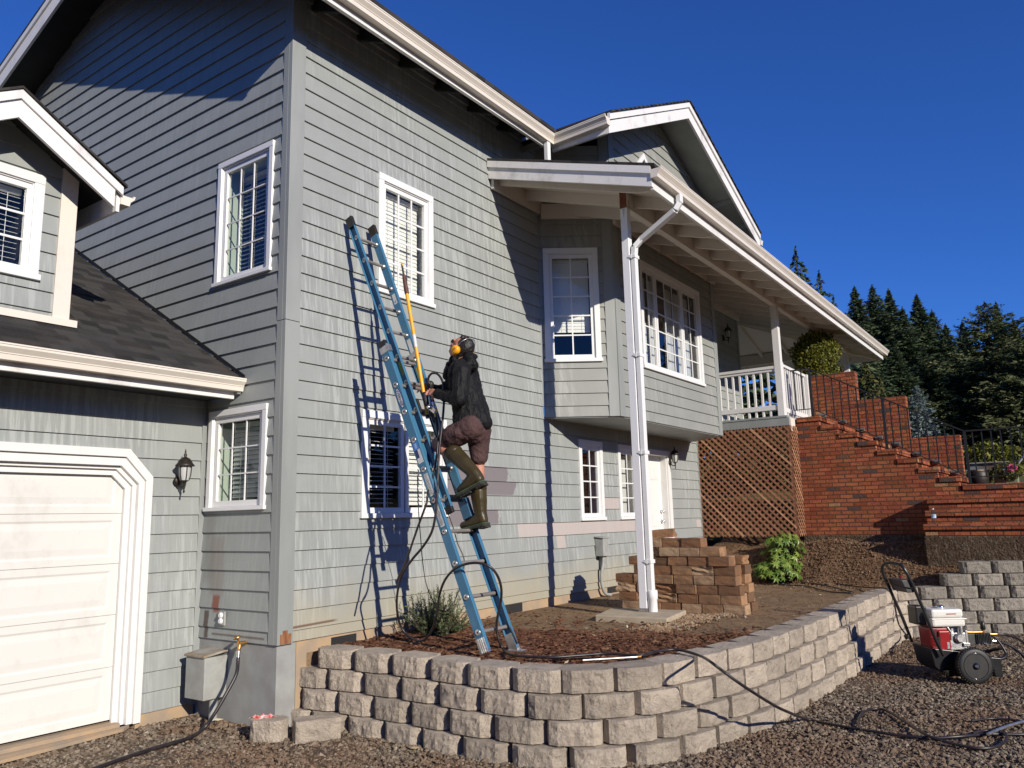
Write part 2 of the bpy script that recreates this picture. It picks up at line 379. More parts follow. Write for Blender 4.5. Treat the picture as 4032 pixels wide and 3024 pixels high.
    for p in ([(ia,ja),(ia,jb)],[(ib,ja),(ib,jb)],[(ia,jb),(ib,jb)],[(ia,ja),(ib,ja)]):
        (a,b_),(c,d_) = p; j.add([fr(a,b_,-.03),fr(c,d_,-.03),fr(c,d_,d2),fr(a,b_,d2)],[(0,1,2,3)])
    j.build('reveal', M[jm], w_)
    r = MB()
    for p in ([(ia-.02,ja-.05),(ia-.02,jb+.05)],[(ib+.02,ja-.05),(ib+.02,jb+.05)],[(ia-.02,jb+.05),(ib+.02,jb+.05)],[(ia-.02,ja-.05),(ib+.02,ja-.05)]):
        (a,b_),(c,d_) = p; r.add([fr(a,b_,d2),fr(c,d_,d2),fr(c,d_,-1.2),fr(a,b_,-1.2)],[(0,1,2,3)])
    r.add([fr(ia-.02,ja-.05,-1.2),fr(ib+.02,ja-.05,-1.2),fr(ib+.02,jb+.05,-1.2),fr(ia-.02,jb+.05,-1.2)],[(0,1,2,3)])
    r.build('dim_room', M['dark'], w_)
    return w_
GRF = lambda y: 2.951+.583*(y-6.162)                 # garage roof surface
GRY = lambda z: 6.162+(z-2.951)/.583
hF = [(5.36,6.60,1.64,2.675),(5.57,6.40,3.925,5.215),(9.46,10.11,1.555,2.665),(10.61,11.26,1.555,2.665),(11.30,12.46,.3,2.65)]
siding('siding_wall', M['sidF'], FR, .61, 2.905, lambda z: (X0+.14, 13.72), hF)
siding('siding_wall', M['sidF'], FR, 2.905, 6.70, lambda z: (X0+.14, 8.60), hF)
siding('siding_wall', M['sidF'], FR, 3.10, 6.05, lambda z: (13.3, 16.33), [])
hG = [(5.815,6.66,3.905,5.185),(5.795,6.645,1.735,2.662)]
def gr(z):
    a = Y0+.10 if z < 6.706 else 5.098+(z-6.5)/.412
    return (a, min(max(YG, GRY(z)+.1), 14.7-(z-6.5)/.40 if z > 6.7 else 99, 14.0))
siding('siding_wall', M['sidG'], GR, .60, 8.45, gr, hG)
hA = [(-9,3.87,-1,2.04),(-9,3.80,2.04,2.12),(-9,3.74,2.12,2.20),(-9,3.665,2.20,2.27)]
siding('siding_wall', M['sidA'], AR, .035, 2.80, lambda z: (-1.6, 4.366), hA)
siding('siding_wall', M['sidB'], CR, 2.90, 6.70, lambda z: (.02, CL-.13), [(.07,.80,3.635,5.20)])
hB = [(9.97,12.17,3.66,5.24)]
GL = lambda x: 6.40+.508*(x-8.24); GRR = lambda x: 6.44+.41*(14.1-x)       # gable soffit lines
def br(z):
    a, b_ = 9.33, 12.72
    if z > 6.9: a = max(a, 8.24+(z-6.40)/.508-.1); b_ = min(b_, 14.1-(z-6.44)/.41+.1)
    return (a, b_)
siding('siding_wall', M['sidB'], BR, 2.90, 7.75, br, hB)
# corner boards
c = MB()
c.fbox(FR, X0-.022, X0+.14, -.02, .028, 3.405, 6.70); c.fbox(GR, Y0+.02, Y0+.095, -.02, .0225, 3.405, 6.70)
c.build('corner_board', M['trim'], house, .003)
c = MB()
c.fbox(FR, X0-.022, X0+.14, -.02, .028, .60, 3.40); c.fbox(GR, Y0+.02, Y0+.095, -.02, .0225, .60, 3.40)
c.build('corner_board', M['trim'], house, .003)
M['rust'] = simple('bare_rusty_wood', (.17,.055,.025), (.28,.14,.06), 30, .9, bump=.5, stretch=(1,1,.2))
c = MB(); c.fbox(FR, X0+.005, X0+.12, .029, .0305, .605, .685); c.fbox(FR, X0+.03, X0+.085, .029, .0304, .685, .715); c.build('bare_patch', M['rust'], house, label='peeled rusty bare wood at the foot of the corner board')
c = MB(); c.fbox(AR, 4.365, 4.432, -.02, .025, .02, 2.80); c.build('corner_board', M['trim'], house, .003)
c = MB()
c.fbox(BR, 9.185, 9.33, -.02, .028, 2.895, 7.0); c.fbox(CR, CL-.135, CL+.0, -.02, .028, 2.895, 7.0); c.build('corner_board', M['trim'], house, .003)
c = MB(); c.fbox(BR, 12.72, 12.87, -.02, .028, 2.895, 6.95); c.build('corner_board', M['trim'], house, .003)
c = MB(); c.fbox(CR, -.012, .022, -.02, .026, 3.05, 6.6); c.build('corner_board', M['trim'], house)
c = MB(); c.fbox(FR, 13.70, 13.78, -.02, .026, .6, 3.0); c.fbox(FR, 16.30, 16.40, -.02, .026, 3.1, 6.05); c.build('corner_board', M['trim'], house)
# bay underside and right return
b = MB(); b.prism([(8.60,Y0,2.885),(9.20,YB,2.885),(12.87,YB,2.885),(13.45,Y0,2.885)], (0,0,.02)); b.build('bay_floor', M['trim'], house)
b = MB(); b.prism([(12.86,YB+.005,2.905),(12.89,YB+.02,2.905),(13.47,Y0,2.905),(13.44,Y0,2.905)], (0,0,4.1)); b.build('bay_return', M['trim'], house)
# windows
window(FR, 5.555, 6.408, 3.915, 5.22, [(5.63,6.333,3,4)], blind='closed', label='upper front window with closed white blind beside the ladder top', jm='blind')
window(FR, 5.345, 6.61, 1.635, 2.685, [(5.42,5.955,2,4),(5.98,6.535,2,4)], blind=['open','half'], label='lower front double window behind the ladder', jm='blind')
window(FR, 9.452, 10.118, 1.548, 2.672, [(9.527,10.043,2,4)], blind='none', label='narrow front window left of the porch post', jm='blind')
window(FR, 10.60, 11.268, 1.548, 2.672, [(10.675,11.193,2,4)], blind='curtain', label='narrow front window behind the porch post', jm='blind')
window(GR, 5.806, 6.668, 3.90, 5.19, [(5.88,6.594,3,4)], blind='open', label='upper window on the shaded side wall', cas=.058, depth=.2, mw=.006)
window(GR, 5.79, 6.652, 1.73, 2.667, [(5.865,6.577,3,3)], blind='grey', label='lower window on the side wall beside the garage', cas=.058, depth=.17, mw=.006)
window(CR, .06, .805, 3.63, 5.21, [(.135,.73,2,5)], blind='closed', bz=4.06, label='tall window on the angled bay side', jm='dark')
window(BR, 9.96, 12.18, 3.65, 5.25, [(10.035,10.50,2,5),(10.515,11.465,3,5),(11.48,12.105,2,5)], blind=['curtain','curtain','curtain'], label='wide three part bay window', jm='dark')
# small diamond window in the gable
dm = MB(); cx, cz, h = 10.29, 6.60, .40
for r0,d in ((h,.035),):
    P4 = [(cx,cz+h),(cx+h,cz),(cx,cz-h),(cx-h,cz)]; Q4 = [(cx,cz+h-.1),(cx+h-.1,cz),(cx,cz-h+.1),(cx-h+.1,cz)]
    for i in range(4):
        a,b_,c_,d_ = P4[i],P4[(i+1)%4],Q4[(i+1)%4],Q4[i]
        dm.prism([BR(q[0],q[1],.02) for q in (a,b_,c_,d_)], V(0,-.03,0))
dw = dm.build('window', M['vinyl'], house, label='small diamond gable window'); g = MB(); g.prism([BR(q[0],q[1],.021) for q in Q4], V(0,-.004,0)); g.build('pane', M['glass'], dw)
# foundation
f = MB(); f.box(X0, X0+.2, Y0+.006, YG, -.3, .60); f.build('foundation', M['concrete'], house)
f = MB(); f.box(X0+.205, 13.74, Y0+.006, Y0+.25, -.3, .605); f.build('foundation', M['dirtyconc'], house)
f = MB(); f.box(3.86, 4.40, YG-.004, YG+.2, -.3, .030); f.build('foundation', M['dirtyconc'], house)
# vents: dark crawl space openings
f = MB(); f.box(5.02, 5.32, Y0-.002, Y0+.05, .50, .585); f.box(7.66, 8.02, Y0-.002, Y0+.05, .50, .60); f.box(10.15, 10.55, Y0-.002, Y0+.05, .52, .60); f.build('crawl_vent', M['dark'], house)
# entry door
e = MB(); dfr = lambda u,z,d: FR(u, z, d-.10)
e.fbox(dfr, 11.43, 12.335, -.04, .0, .56, 2.575); ed = e.build('entry_door', M['white'], house)
pn = MB()
for a,b_ in ((11.55,11.83),(11.93,12.21)):
    for q,r_ in ((2.18,2.40),(1.42,2.06),(.75,1.30)):
        for k_,ins in ((.010,0),(.004,.035)): pn.fbox(dfr, a+ins, b_-ins, -.001, .004+k_*.6 if ins else .006, q+ins, r_-ins)
pn.build('door_panel', M['white'], ed, .004)
for z,r_ in ((1.50,.028),(1.66,.024)):
    kn = MB(); kn.lathe([(.03,0),(.03,.01),(.012,.014),(.012,.03),(r_,.04),(r_,.055),(.01,.065)], FR(12.27,z,-.099), (0,-1,0), 12); kn.build('door_knob', M['chrome'], ed)
t = MB(); t.fbox(FR, 12.355, 12.465, -.02, .036, .52, 2.66); t.fbox(FR, 11.30, 12.355, -.02, .036, 2.575, 2.66); t.fbox(FR, 11.30, 11.41, -.02, .036, .52, 2.575)
t.fbox(FR, 12.336, 12.355, -.14, .01, .52, 2.575); t.fbox(FR, 11.41, 11.429, -.14, .01, .52, 2.575); t.fbox(FR, 11.41, 12.355, -.14, -.02, 2.576, 2.60)
t.build('door_trim', M['white'], house, .003)
# garage door
gd = MB(); gfr = lambda u,z,d: AR(u, z, d-.10)
H = 2.135/5
gaps = MB()
for k in range(5):
    za = .018+k*H; zb = za+H-.003
    xs = [-1.2, 3.70]; rects = [(-1.05,.02),(.20,1.20),(1.37,2.37),(2.54,3.62)] if False else [(-1.0,.55),(.72,2.02),(2.19,3.625)]
    pz0, pz1 = za+.058, zb-.058
    gd.fbox(gfr, -1.2, 3.70, -.04, 0, za, pz0); gd.fbox(gfr, -1.2, 3.70, -.04, 0, pz1, zb)
    xx = [-1.2]+[q for r_ in rects for q in r_]+[3.70]
    for a,b_ in zip(xx[0::2], xx[1::2]): gd.fbox(gfr, a, b_, -.04, 0, pz0, pz1)
    for a,b_ in rects:
        lv = [(0,0),(.016,-.007),(.026,-.007),(.075,-.0012)]
        for (i0,d0),(i1,d1) in zip(lv[:-1], lv[1:]):
            o_ = [(a+i0,pz0+i0),(b_-i0,pz0+i0),(b_-i0,pz1-i0),(a+i0,pz1-i0)]; n_ = [(a+i1,pz0+i1),(b_-i1,pz0+i1),(b_-i1,pz1-i1),(a+i1,pz1-i1)]
            for i in range(4): gd.add([gfr(*o_[i],d0),gfr(*o_[(i+1)%4],d0),gfr(*n_[(i+1)%4],d1),gfr(*n_[i],d1)],[(0,1,2,3)])
        i1 = .075; gd.add([gfr(a+i1,pz0+i1,-.001),gfr(b_-i1,pz0+i1,-.001),gfr(b_-i1,pz1-i1,-.001),gfr(a+i1,pz1-i1,-.001)],[(0,1,2,3)])
gd.build('garage_door', M['door'], house)
gaps.fbox(gfr, -1.2, 3.74, -.10, -.045, -.02, 2.3); gaps.build('door_backing', M['dark'], house)
# garage door surround, with clipped corners
def strip(mb, pts_o, pts_i, d0, d1):
    for i in range(len(pts_o)-1):
        q = [AR(*pts_o[i],d0),AR(*pts_o[i+1],d0),AR(*pts_i[i+1],d0),AR(*pts_i[i],d0)]
        mb.prism(q, V(0,-(d1-d0),0))
t = MB()
O = [(3.888,-.03),(3.888,2.04),(3.665,2.275),(-1.4,2.275)]; I = [(3.825,-.03),(3.825,2.005),(3.635,2.205),(-1.4,2.205)]
I2 = [(3.775,-.03),(3.775,1.975),(3.61,2.13),(-1.4,2.13)]; I3 = [(3.70,-.03),(3.70,1.94),(3.58,2.06),(-1.4,2.06)]
strip(t, O, I, -.02, .04); strip(t, I, I2, -.09, .012); strip(t, I2, [(3.74,-.03),(3.74,1.96),(3.59,2.10),(-1.4,2.10)], -.09, -.03); strip(t, [(3.74,-.03),(3.74,1.96),(3.59,2.10),(-1.4,2.10)], [(3.69,-.03),(3.69,1.935),(3.57,2.05),(-1.4,2.05)], -.092, -.06)
t.build('garage_door_trim', M['white'], house, .003)
# ------------------------------------------------------------------ roofs, gutters, porch
def shingle_mat(name, ax, c=(.030,.029,.028), warm=(.055,.045,.038)):
    b = NB(name); o = b.xyz(); u = o[ax]; v = o[1-ax]
    row = b.math('FLOOR', b.math('DIVIDE', v, .121))
    sh = b.n('ShaderNodeTexWhiteNoise', noise_dimensions='1D'); b.L(row, sh.inputs['W'])
    tab = b.math('FLOOR', b.math('ADD', b.math('DIVIDE', u, .165), b.math('MULTIPLY', sh.outputs[0], 7)))
    w2 = b.n('ShaderNodeTexWhiteNoise', noise_dimensions='2D'); cx = b.n('ShaderNodeCombineXYZ'); b.L(row, cx.inputs[0]); b.L(tab, cx.inputs[1]); b.L(cx.outputs[0], w2.inputs[0])
    col = b.mix(b.ramp(w2.outputs[0], .1, .9), tuple(x*.62 for x in c), tuple(x*1.5 for x in c))
    col = b.mix(b.ramp(b.noise(1.3, 4), .45, .7, 0, .8), col, warm)
    col = b.mix(b.ramp(b.noise(160, 2), .5, .7, 0, .5), col, tuple(x*2.3 for x in c))
    return b.done(col, .95, b.noise(260, 2), .4, .004, spec=.2)
M['shingle'] = shingle_mat('asphalt_shingles', 0)
def gutter(name, a, b, out, parent=house, H=.115):
    a, b, out = Vector(a), Vector(b), Vector(out); mb = MB()
    pr = [(0,0),(0,-H),(.078,-H),(.086,-H*.62),(.112,-H*.36),(.122,-H*.26),(.122,0),(.108,0),(.108,-.018),(.012,-.018)]
    q = [a+out*x+V(0,0,z) for x,z in pr]; mb.prism(q, b-a)
    r = MB(); r.bar(a+out*.124+V(0,0,-.006), b+out*.124+V(0,0,-.006), .007, .012)
    r.bar(a+out*.088+V(0,0,-H*.60), b+out*.088+V(0,0,-H*.60), .006, .008)
    g = mb.build(name, M['gutter'], parent); r.build('gutter_lip', M['gutter'], g); return g
def slab(name, mat, pts, dz, parent=house):
    mb = MB(); mb.prism(pts, V(0,0,dz)); return mb.build(name, mat, parent)
def rows(name, mat, x0, x1, ya, za, slope, n, e=.121, parent=house):   # lapped shingle courses rising towards +Y
    mb = MB()
    for i in range(n):
        y0 = ya+i*e; y1 = y0+e*1.5; z0 = za+slope*(y0-ya); z1 = za+slope*(y1-ya)
        mb.hexa([(x0,y0,z0),(x1,y0,z0),(x1,y1,z1-.012),(x0,y1,z1-.012),(x0,y0,z0+.013),(x1,y0,z0+.013),(x1,y1,z1+.001),(x0,y1,z1+.001)])
    return mb.build(name, mat, parent)
XR = 3.955; RY = 9.24; UZ = lambda y: 6.50+.412*(y-5.098); RZ = UZ(RY); UZL = lambda y: RZ-.372*(y-RY)
# main roof
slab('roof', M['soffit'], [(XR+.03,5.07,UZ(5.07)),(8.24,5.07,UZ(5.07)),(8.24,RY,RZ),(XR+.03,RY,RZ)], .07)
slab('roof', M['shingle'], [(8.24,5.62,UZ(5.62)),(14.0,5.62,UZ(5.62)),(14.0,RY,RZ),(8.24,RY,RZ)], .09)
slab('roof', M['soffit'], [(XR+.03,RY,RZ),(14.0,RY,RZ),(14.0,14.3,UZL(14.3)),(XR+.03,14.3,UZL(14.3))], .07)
slab('roof_shingles', M['shingle'], [(XR-.02,5.02,UZ(5.02)+.105),(8.24,5.02,UZ(5.02)+.105),(8.24,RY,RZ+.105),(XR-.02,RY,RZ+.105)], .05)
slab('roof_shingles', M['shingle'], [(XR-.02,RY,RZ+.105),(14.0,RY,RZ+.105),(14.0,14.3,UZL(14.3)+.105),(XR-.02,14.3,UZL(14.3)+.105)], .05)
f = MB()
for (ya,za,yb,zb) in ((5.06,UZ(5.06),RY,RZ),(RY,RZ,14.3,UZL(14.3))):
    f.prism([(XR,ya,za-.155),(XR,yb,zb-.155),(XR,yb,zb+.04),(XR,ya,za+.04)], (.03,0,0))
    f.prism([(XR-.022,ya,za+.03),(XR-.022,yb,zb+.03),(XR-.022,yb,zb+.105),(XR-.022,ya,za+.105)], (.04,0,0))
f.build('rake_board', M['fascia'], house)
f = MB(); f.box(XR+.03, 8.16, 5.098, 5.136, 6.345, 6.535); f.build('fascia', M['fascia'], house)
gutter('gutter', (XR-.02,5.097,6.530), (8.17,5.097,6.500), (0,-1,0))
for i in range(8):
    x = 4.62+i*.61
    if x > 8.2: break
    f = MB(); f.prism([(x,5.14,6.36),(x,5.14,UZ(5.14)),(x,Y0,UZ(Y0)),(x,Y0,6.58)], (.04,0,0)); f.build('rafter', M['soffit'], house)
f = MB(); f.box(X0+.14, 8.6, Y0-.055, Y0-.0215, 6.62, UZ(Y0)-.001); f.build('frieze_board', M['trim'], house)
# garage roof
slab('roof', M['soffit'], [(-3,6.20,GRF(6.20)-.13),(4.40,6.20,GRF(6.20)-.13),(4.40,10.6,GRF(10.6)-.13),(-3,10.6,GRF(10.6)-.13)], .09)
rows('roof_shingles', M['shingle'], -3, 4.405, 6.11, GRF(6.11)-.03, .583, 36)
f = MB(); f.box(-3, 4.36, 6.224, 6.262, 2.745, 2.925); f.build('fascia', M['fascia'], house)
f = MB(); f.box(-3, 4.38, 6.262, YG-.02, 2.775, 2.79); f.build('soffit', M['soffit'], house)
f = MB(); f.box(4.36, 4.40, 6.18, 6.26, 2.79, 2.85); f.build('flashing', M['steel'], house)
gutter('gutter', (-3,6.223,2.925), (4.40,6.223,2.925), (0,-1,0))
# lead step flashing strip where the garage roof meets the wall
f = MB(); f.prism([(4.398,6.13,GRF(6.13)+.0),(4.398,10.2,GRF(10.2)),(4.398,10.2,GRF(10.2)+.03),(4.398,6.13,GRF(6.13)+.03)], (.006,0,0)); f.build('step_flashing', M['black'], house)
# dormer
DY = 6.78; DF = 6.43; dx = 2.465
dpz = lambda x: 4.80-.60*abs(x-dx)
siding('dormer_wall', M['sidA'], lambda u,z,d: V(u,DY-d,z), 3.25, 4.95, lambda z: (max(1.86, dx-(5.0-z)/.6), min(2.985, dx+(5.0-z)/.6)), [(2.11,2.82,3.63,4.51)])
window(lambda u,z,d: V(u,DY-d,z), 2.10, 2.833, 3.617, 4.525, [(2.18,2.753,2,3)], blind='open', label='dormer window with an open white blind', cas=.08, jm='jamb')
f = MB(); f.box(2.965, 3.10, DY-.035, DY+.04, 3.30, 4.72); f.build('corner_board', M['primer'], house, .003, label='bare primed corner board of the dormer')
f = MB(); f.prism([(3.095,DY,3.28),(3.095,9.2,4.72),(3.095,DY,4.72)], (-.03,0,0)); f.build('dormer_side', M['sidG'], house)
f = MB(); f.prism([(1.9,DY+.02,3.28),(3.07,DY+.02,3.28),(3.07,DY+.02,4.4),(dx,DY+.02,4.8),(1.9,DY+.02,4.4)], (0,.03,0)); 
hx = .85
for sx in (-1,1):
    e = dx+sx*hx; ze = 4.80-.60*hx
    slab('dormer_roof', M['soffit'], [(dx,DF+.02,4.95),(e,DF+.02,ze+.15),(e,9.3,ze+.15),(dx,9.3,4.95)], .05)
    slab('dormer_shingles', M['shingle'], [(dx,DF-.035,5.035),(e+sx*.03,DF-.035,ze+.215),(e+sx*.03,9.3,ze+.215),(dx,9.3,5.035)], .022)
    f = MB(); f.prism([(dx,DF,4.80),(e-sx*.06,DF,ze+.02),(e-sx*.06,DF,ze+.23),(dx,DF,4.99)], (0,.03,0))
    f.prism([(dx,DF-.022,4.955),(e,DF-.022,ze+.14),(e,DF-.022,ze+.212),(dx,DF-.022,5.032)], (0,.03,0)); f.build('rake_board', M['fascia'], house)
    f = MB(); f.box(min(e,e-sx*.03), max(e,e-sx*.03), DF+.032, 9.0, ze+.0, ze+.17); f.build('fascia', M['fascia'], house)
    gutter('gutter', (e,DF+.01,ze+.17), (e,9.0,ze+.17), (sx,0,0), H=.1)
f = MB(); f.box(1.9, 3.16, DY-.05, DY-.035, 3.275, 3.335); f.build('flashing', M['primer'], house)
# cross gable
GY = 4.25
LF, AP, RF = (8.24,6.33), (10.94,7.68), (14.06,6.42)
def gline(dz): return [(LF[0],LF[1]+dz),(AP[0],AP[1]+dz),(RF[0],RF[1]+dz)]
f = MB()
for i in (0,1):
    a,b_ = gline(0)[i:i+2]; a2,b2 = gline(.19)[i:i+2]
    f.prism([(a[0],GY,a[1]),(b_[0],GY,b_[1]),(b2[0],GY,b2[1]),(a2[0],GY,a2[1])], (0,.035,0))
    a,b_ = gline(.18)[i:i+2]; a2,b2 = gline(.27)[i:i+2]
    f.prism([(a[0],GY-.025,a[1]),(b_[0],GY-.025,b_[1]),(b2[0],GY-.025,b2[1]),(a2[0],GY-.025,a2[1])], (0,.04,0))
f.build('rake_board', M['fascia'], house)
for i in (0,1):
    a,b_ = gline(.135)[i:i+2]
    slab('gable_roof', M['trim'], [(a[0],GY+.03,a[1]),(b_[0],GY+.03,b_[1]),(b_[0],9.2,b_[1]),(a[0],9.2,a[1])], .09)
    a,b_ = gline(.272)[i:i+2]; ex = (-.03,0) if i == 0 else (0,.05)
    rr = MB(); n = 20
    for k in range(n):
        t0, t1 = (k/n, (k+1.35)/n) if i == 0 else (1-k/n, 1-(k+1.35)/n)
        t1 = min(1, max(0, t1)); A_ = Vector((a[0]+(b_[0]-a[0])*t0, a[1]+(b_[1]-a[1])*t0)); B_ = Vector((a[0]+(b_[0]-a[0])*t1, a[1]+(b_[1]-a[1])*t1))
        rr.prism([(A_.x,GY-.05,A_.y),(B_.x,GY-.05,B_.y),(B_.x,GY-.05,B_.y+.01),(A_.x,GY-.05,A_.y+.028)], (0,5,0))
    rr.build('roof_shingles', M['shingle'], house)
f = MB(); f.box(8.24, 8.275, GY+.036, 5.096, 6.335, 6.515); f.build('fascia', M['fascia'], house)
gutter('gutter', (8.239,GY-.02,6.535), (8.239,5.10,6.50), (-1,0,0))
gutter('gutter', (14.07,GY-.02,6.60), (14.07,8.0,6.60), (1,0,0))
for x in (9.9,12.9,13.55):
    z = (AP[1]+.135-(x-AP[0])*(AP[1]-RF[1])/(RF[0]-AP[0])) if x > AP[0] else LF[1]+.135+(x-LF[0])*.5
    f = MB(); f.bar((x,GY+.036,z-.045),(x,YB-.03,z-.045),.04,.085); f.build('lookout', M['trim'], house)
ds = MB(); ds.box(8.03, 8.10, 5.03, 5.09, 5.90, 6.40); ds.build('downspout', M['vinyl'], house, .006, label='short downspout from the upper gutter to the porch roof')
# porch roof
PZ_ = lambda y: 6.07+.323*(y-Y0)
PX0, PX1, PY0 = 7.475, 19.98, 3.37
PT = lambda x,y,dz=0: V(x, y, PZ_(y)+dz)
PR = lambda x,y,dz=0: V(x, y, PZ_(PY0)+.323*(PX1-x)+dz)
slab('porch_roof', M['cream'], [PT(PX0+.03,PY0+.02,-.13),PT(PX1-.02,PY0+.02,-.13),PT(16.4,6.95,-.13),PT(16.4,Y0,-.13),PT(PX0+.03,Y0,-.13)], .07)
slab('porch_roof', M['cream'], [PR(PX1-.02,PY0+.02,-.13),PR(PX1-.02,12,-.13),PR(16.4,12,-.13),PR(16.4,6.95,-.13)], .07)
slab('roof_shingles', M['shingle'], [PT(PX0-.02,PY0-.05,-.005),PT(PX1,PY0-.05,-.005),PT(16.4,6.95,-.005),PT(16.4,Y0,-.005),PT(PX0-.02,Y0,-.005)], .035)
slab('roof_shingles', M['shingle'], [PR(PX1+.03,PY0-.03,-.005),PR(PX1+.03,12,-.005),PR(16.4,12,-.005),PR(16.4,6.95,-.005)], .035)
f = MB()
f.prism([PT(PX0,PY0,-.235),PT(PX0,Y0-.02,-.235),PT(PX0,Y0-.02,-.08),PT(PX0,PY0,-.08)], (.035,0,0))
f.prism([PT(PX0-.022,PY0,-.09),PT(PX0-.022,Y0-.02,-.09),PT(PX0-.022,Y0-.02,-.006),PT(PX0-.022,PY0,-.006)], (.04,0,0)); f.build('rake_board', M['fascia'], house)
f = MB(); f.box(PX0+.036, PX1, PY0, PY0+.035, 5.095, 5.32); f.box(PX1-.035, PX1, PY0+.036, 12, 5.095, 5.32); f.build('fascia', M['white'], house)
gutter('gutter', (PX0-.02,PY0-.001,5.318), (PX1+.13,PY0-.001,5.318), (0,-1,0))
gutter('gutter', (PX1+.001,PY0,5.315), (PX1+.001,12,5.315), (1,0,0))
for i in range(21):
    x = 7.62+i*.61
    ye = Y0-.03 if x < 16.4 else 3.4+(PX1-x)-.05
    if ye < 3.6: continue
    dz = -.131
    f = MB(); f.prism([PT(x,PY0+.04,dz-.10),PT(x,PY0+.04,dz),PT(x,ye,dz),PT(x,ye,dz-.14),PT(x,PY0+.25,dz-.14)], (.04,0,0)); f.build('rafter', M['cream'], house)
for i in range(7):
    y = 4.1+i*.61; xe = max(16.42, PX1-(y-3.4)+.05)
    f = MB(); f.prism([PR(PX1-.04,y,-.231),PR(PX1-.04,y,-.131),PR(xe,y,-.131),PR(xe,y,-.27)], (0,.04,0)); f.build('rafter', M['cream'], house)
f = MB(); f.bar(PT(PX1-.06,PY0+.06,-.22), PT(16.45,6.9,-.22), .045, .17); f.build('hip_rafter', M['cream'], house)
# ledger along the wall, boards around the bay top
for a_,b_ in ((7.52,8.62),(13.4,16.4)):
    f = MB(); f.box(a_, b_, Y0-.07, Y0-.027, 5.70, 5.94); f.build('ledger', M['cream'], house)
f = MB(); f.fbox(CR, .05, CL+.03, .03, .07, 5.62, 5.83); f.fbox(BR, 9.20, 12.86, .03, .07, 5.54, 5.68); f.build('frieze_board', M['cream'], house)
# beam and posts
f = MB(); f.box(8.052, 19.22, 3.965, 4.055, 5.215, 5.468); f.build('porch_beam', M['cream'], house, .004)
f = MB(); f.box(19.13, 19.22, 4.056, 12, 5.215, 5.468); f.build('porch_beam', M['cream'], house)
M['rawend'] = simple('bare_red_timber', (.13,.030,.012), (.19,.075,.03), 12, .7, bump=.2)
f = MB(); f.box(8.046, 8.0515, 3.966, 4.054, 5.217, 5.467); f.build('beam_end', M['rawend'], house, label='bare red end of the porch beam')
M['post'] = white_mat('white_knotty_post', (.77,.77,.78), (.55,.50,.46), .45, .5)
f = MB(); f.box(8.05, 8.14, 3.965, 4.055, .60, 5.213); p1 = f.build('porch_post', M['post'], house, .004, label='white porch post on the concrete pad with a downspout')
f = MB(); f.prism([(8.047,3.99,5.215),(8.047,4.03,5.215),(8.047,4.01,5.10)], (.003,0,0)); f.prism([(8.08,3.962,5.22),(8.13,3.962,5.22),(8.105,3.962,5.34)], (0,.003,0)); f.box(8.045,8.145,3.96,4.06,.565,.60); f.build('post_bracket', M['steel'], p1)
f = MB(); f.box(13.77, 13.885, 3.97, 4.085, 3.10, 5.213); f.build('porch_post', M['white'], house, .004, label='white porch post at the deck corner')
for x,y in ((19.12,3.97),(19.12,7.2)):
    f = MB(); f.box(x, x+.115, y, y+.115, 3.2, 5.213); f.build('porch_post', M['white'], house, .004)
# downspout on the post
G0 = PY(1467, 420, 3.31); G1 = PY(1462, 447, 3.31)
d = MB(); path = [V(G0.x,3.31,5.205), V(G0.x,3.31,5.10), V(G0.x-.02,3.36,5.02), V(8.13,3.84,4.80), V(8.105,3.915,4.72), V(8.10,3.925,4.60), V(8.10,3.925,.70)]
for a,b_ in zip(path[:-1], path[1:]): d.bar(a, b_, .078, .058, (0,-1,.01) if abs((b_-a).normalized().z) > .9 else (0,0,1))
ds = d.build('downspout', M['vinyl'], house, .006, label='white downspout strapped to the porch post')
d = MB()
for z in (4.60,3.42,2.30,1.10): d.box(8.045,8.16,3.889,3.963,z-.02,z+.02); d.prism([(8.046,3.93,z-.03),(8.046,3.93,z+.03),(8.046,3.985,z)], (-.004,0,0))
d.build('strap', M['vinyl'], ds, .003)
d = MB(); d.lathe([(.05,0),(.05,.13),(.058,.14),(.058,.22),(.048,.23)], (8.10,3.915,.565), n=18); d.build('drain_pipe', M['vinyl'], ds)
f = MB(); f.box(16.42, 19.95, 7.4, 7.5, 4.72, 6.2); f.build('porch_header', M['cream'], house)
f = MB(); f.box(16.405, 16.44, Y0, 7.4, 3.25, 6.3); f.build('porch_side_wall', M['trim'], house)
# deck and railing
f = MB(); f.box(13.755, 13.80, 3.90, Y0-.03, 3.075, 3.215); f.build('rim_board', M['trim'], house, .003)
f = MB(); f.box(13.745, 20.0, 3.93, 9.0, 3.218, 3.252); f.build('deck_floor', M['trim'], house)
f = MB(); f.box(13.80, 14.10, 3.90, 3.94, 3.08, 3.216); f.box(13.80,13.9,3.885,3.90,2.98,3.2); f.build('rim_board', M['primer'], house)
ra = MB(); ra.box(13.775, 13.865, 4.09, Y0-.02, 4.095, 4.145); ra.box(13.79, 13.85, 4.09, Y0-.02, 4.05, 4.094); ra.box(13.785, 13.855, 4.09, Y0-.02, 3.365, 3.45)
rl = ra.build('deck_railing', M['white'], house, .004)
i = 0; y = 4.20
while y < 5.5:
    b = MB(); b.box(13.80, 13.84, y, y+.038, 3.255, 4.05); b.build('baluster', M['white'], rl, .003); y += .128
ra = MB(); ra.box(13.89, 15.42, 4.0, 4.09, 4.15, 4.20); ra.box(13.89, 15.42, 4.015, 4.075, 3.34, 3.42); ra.box(13.885, 13.98, 3.985, 4.10, 3.25, 4.22); ra.box(15.43, 15.56, 3.97, 4.10, 3.25, 4.20)
rl = ra.build('deck_railing', M['white'], house, .004)
x = 14.06
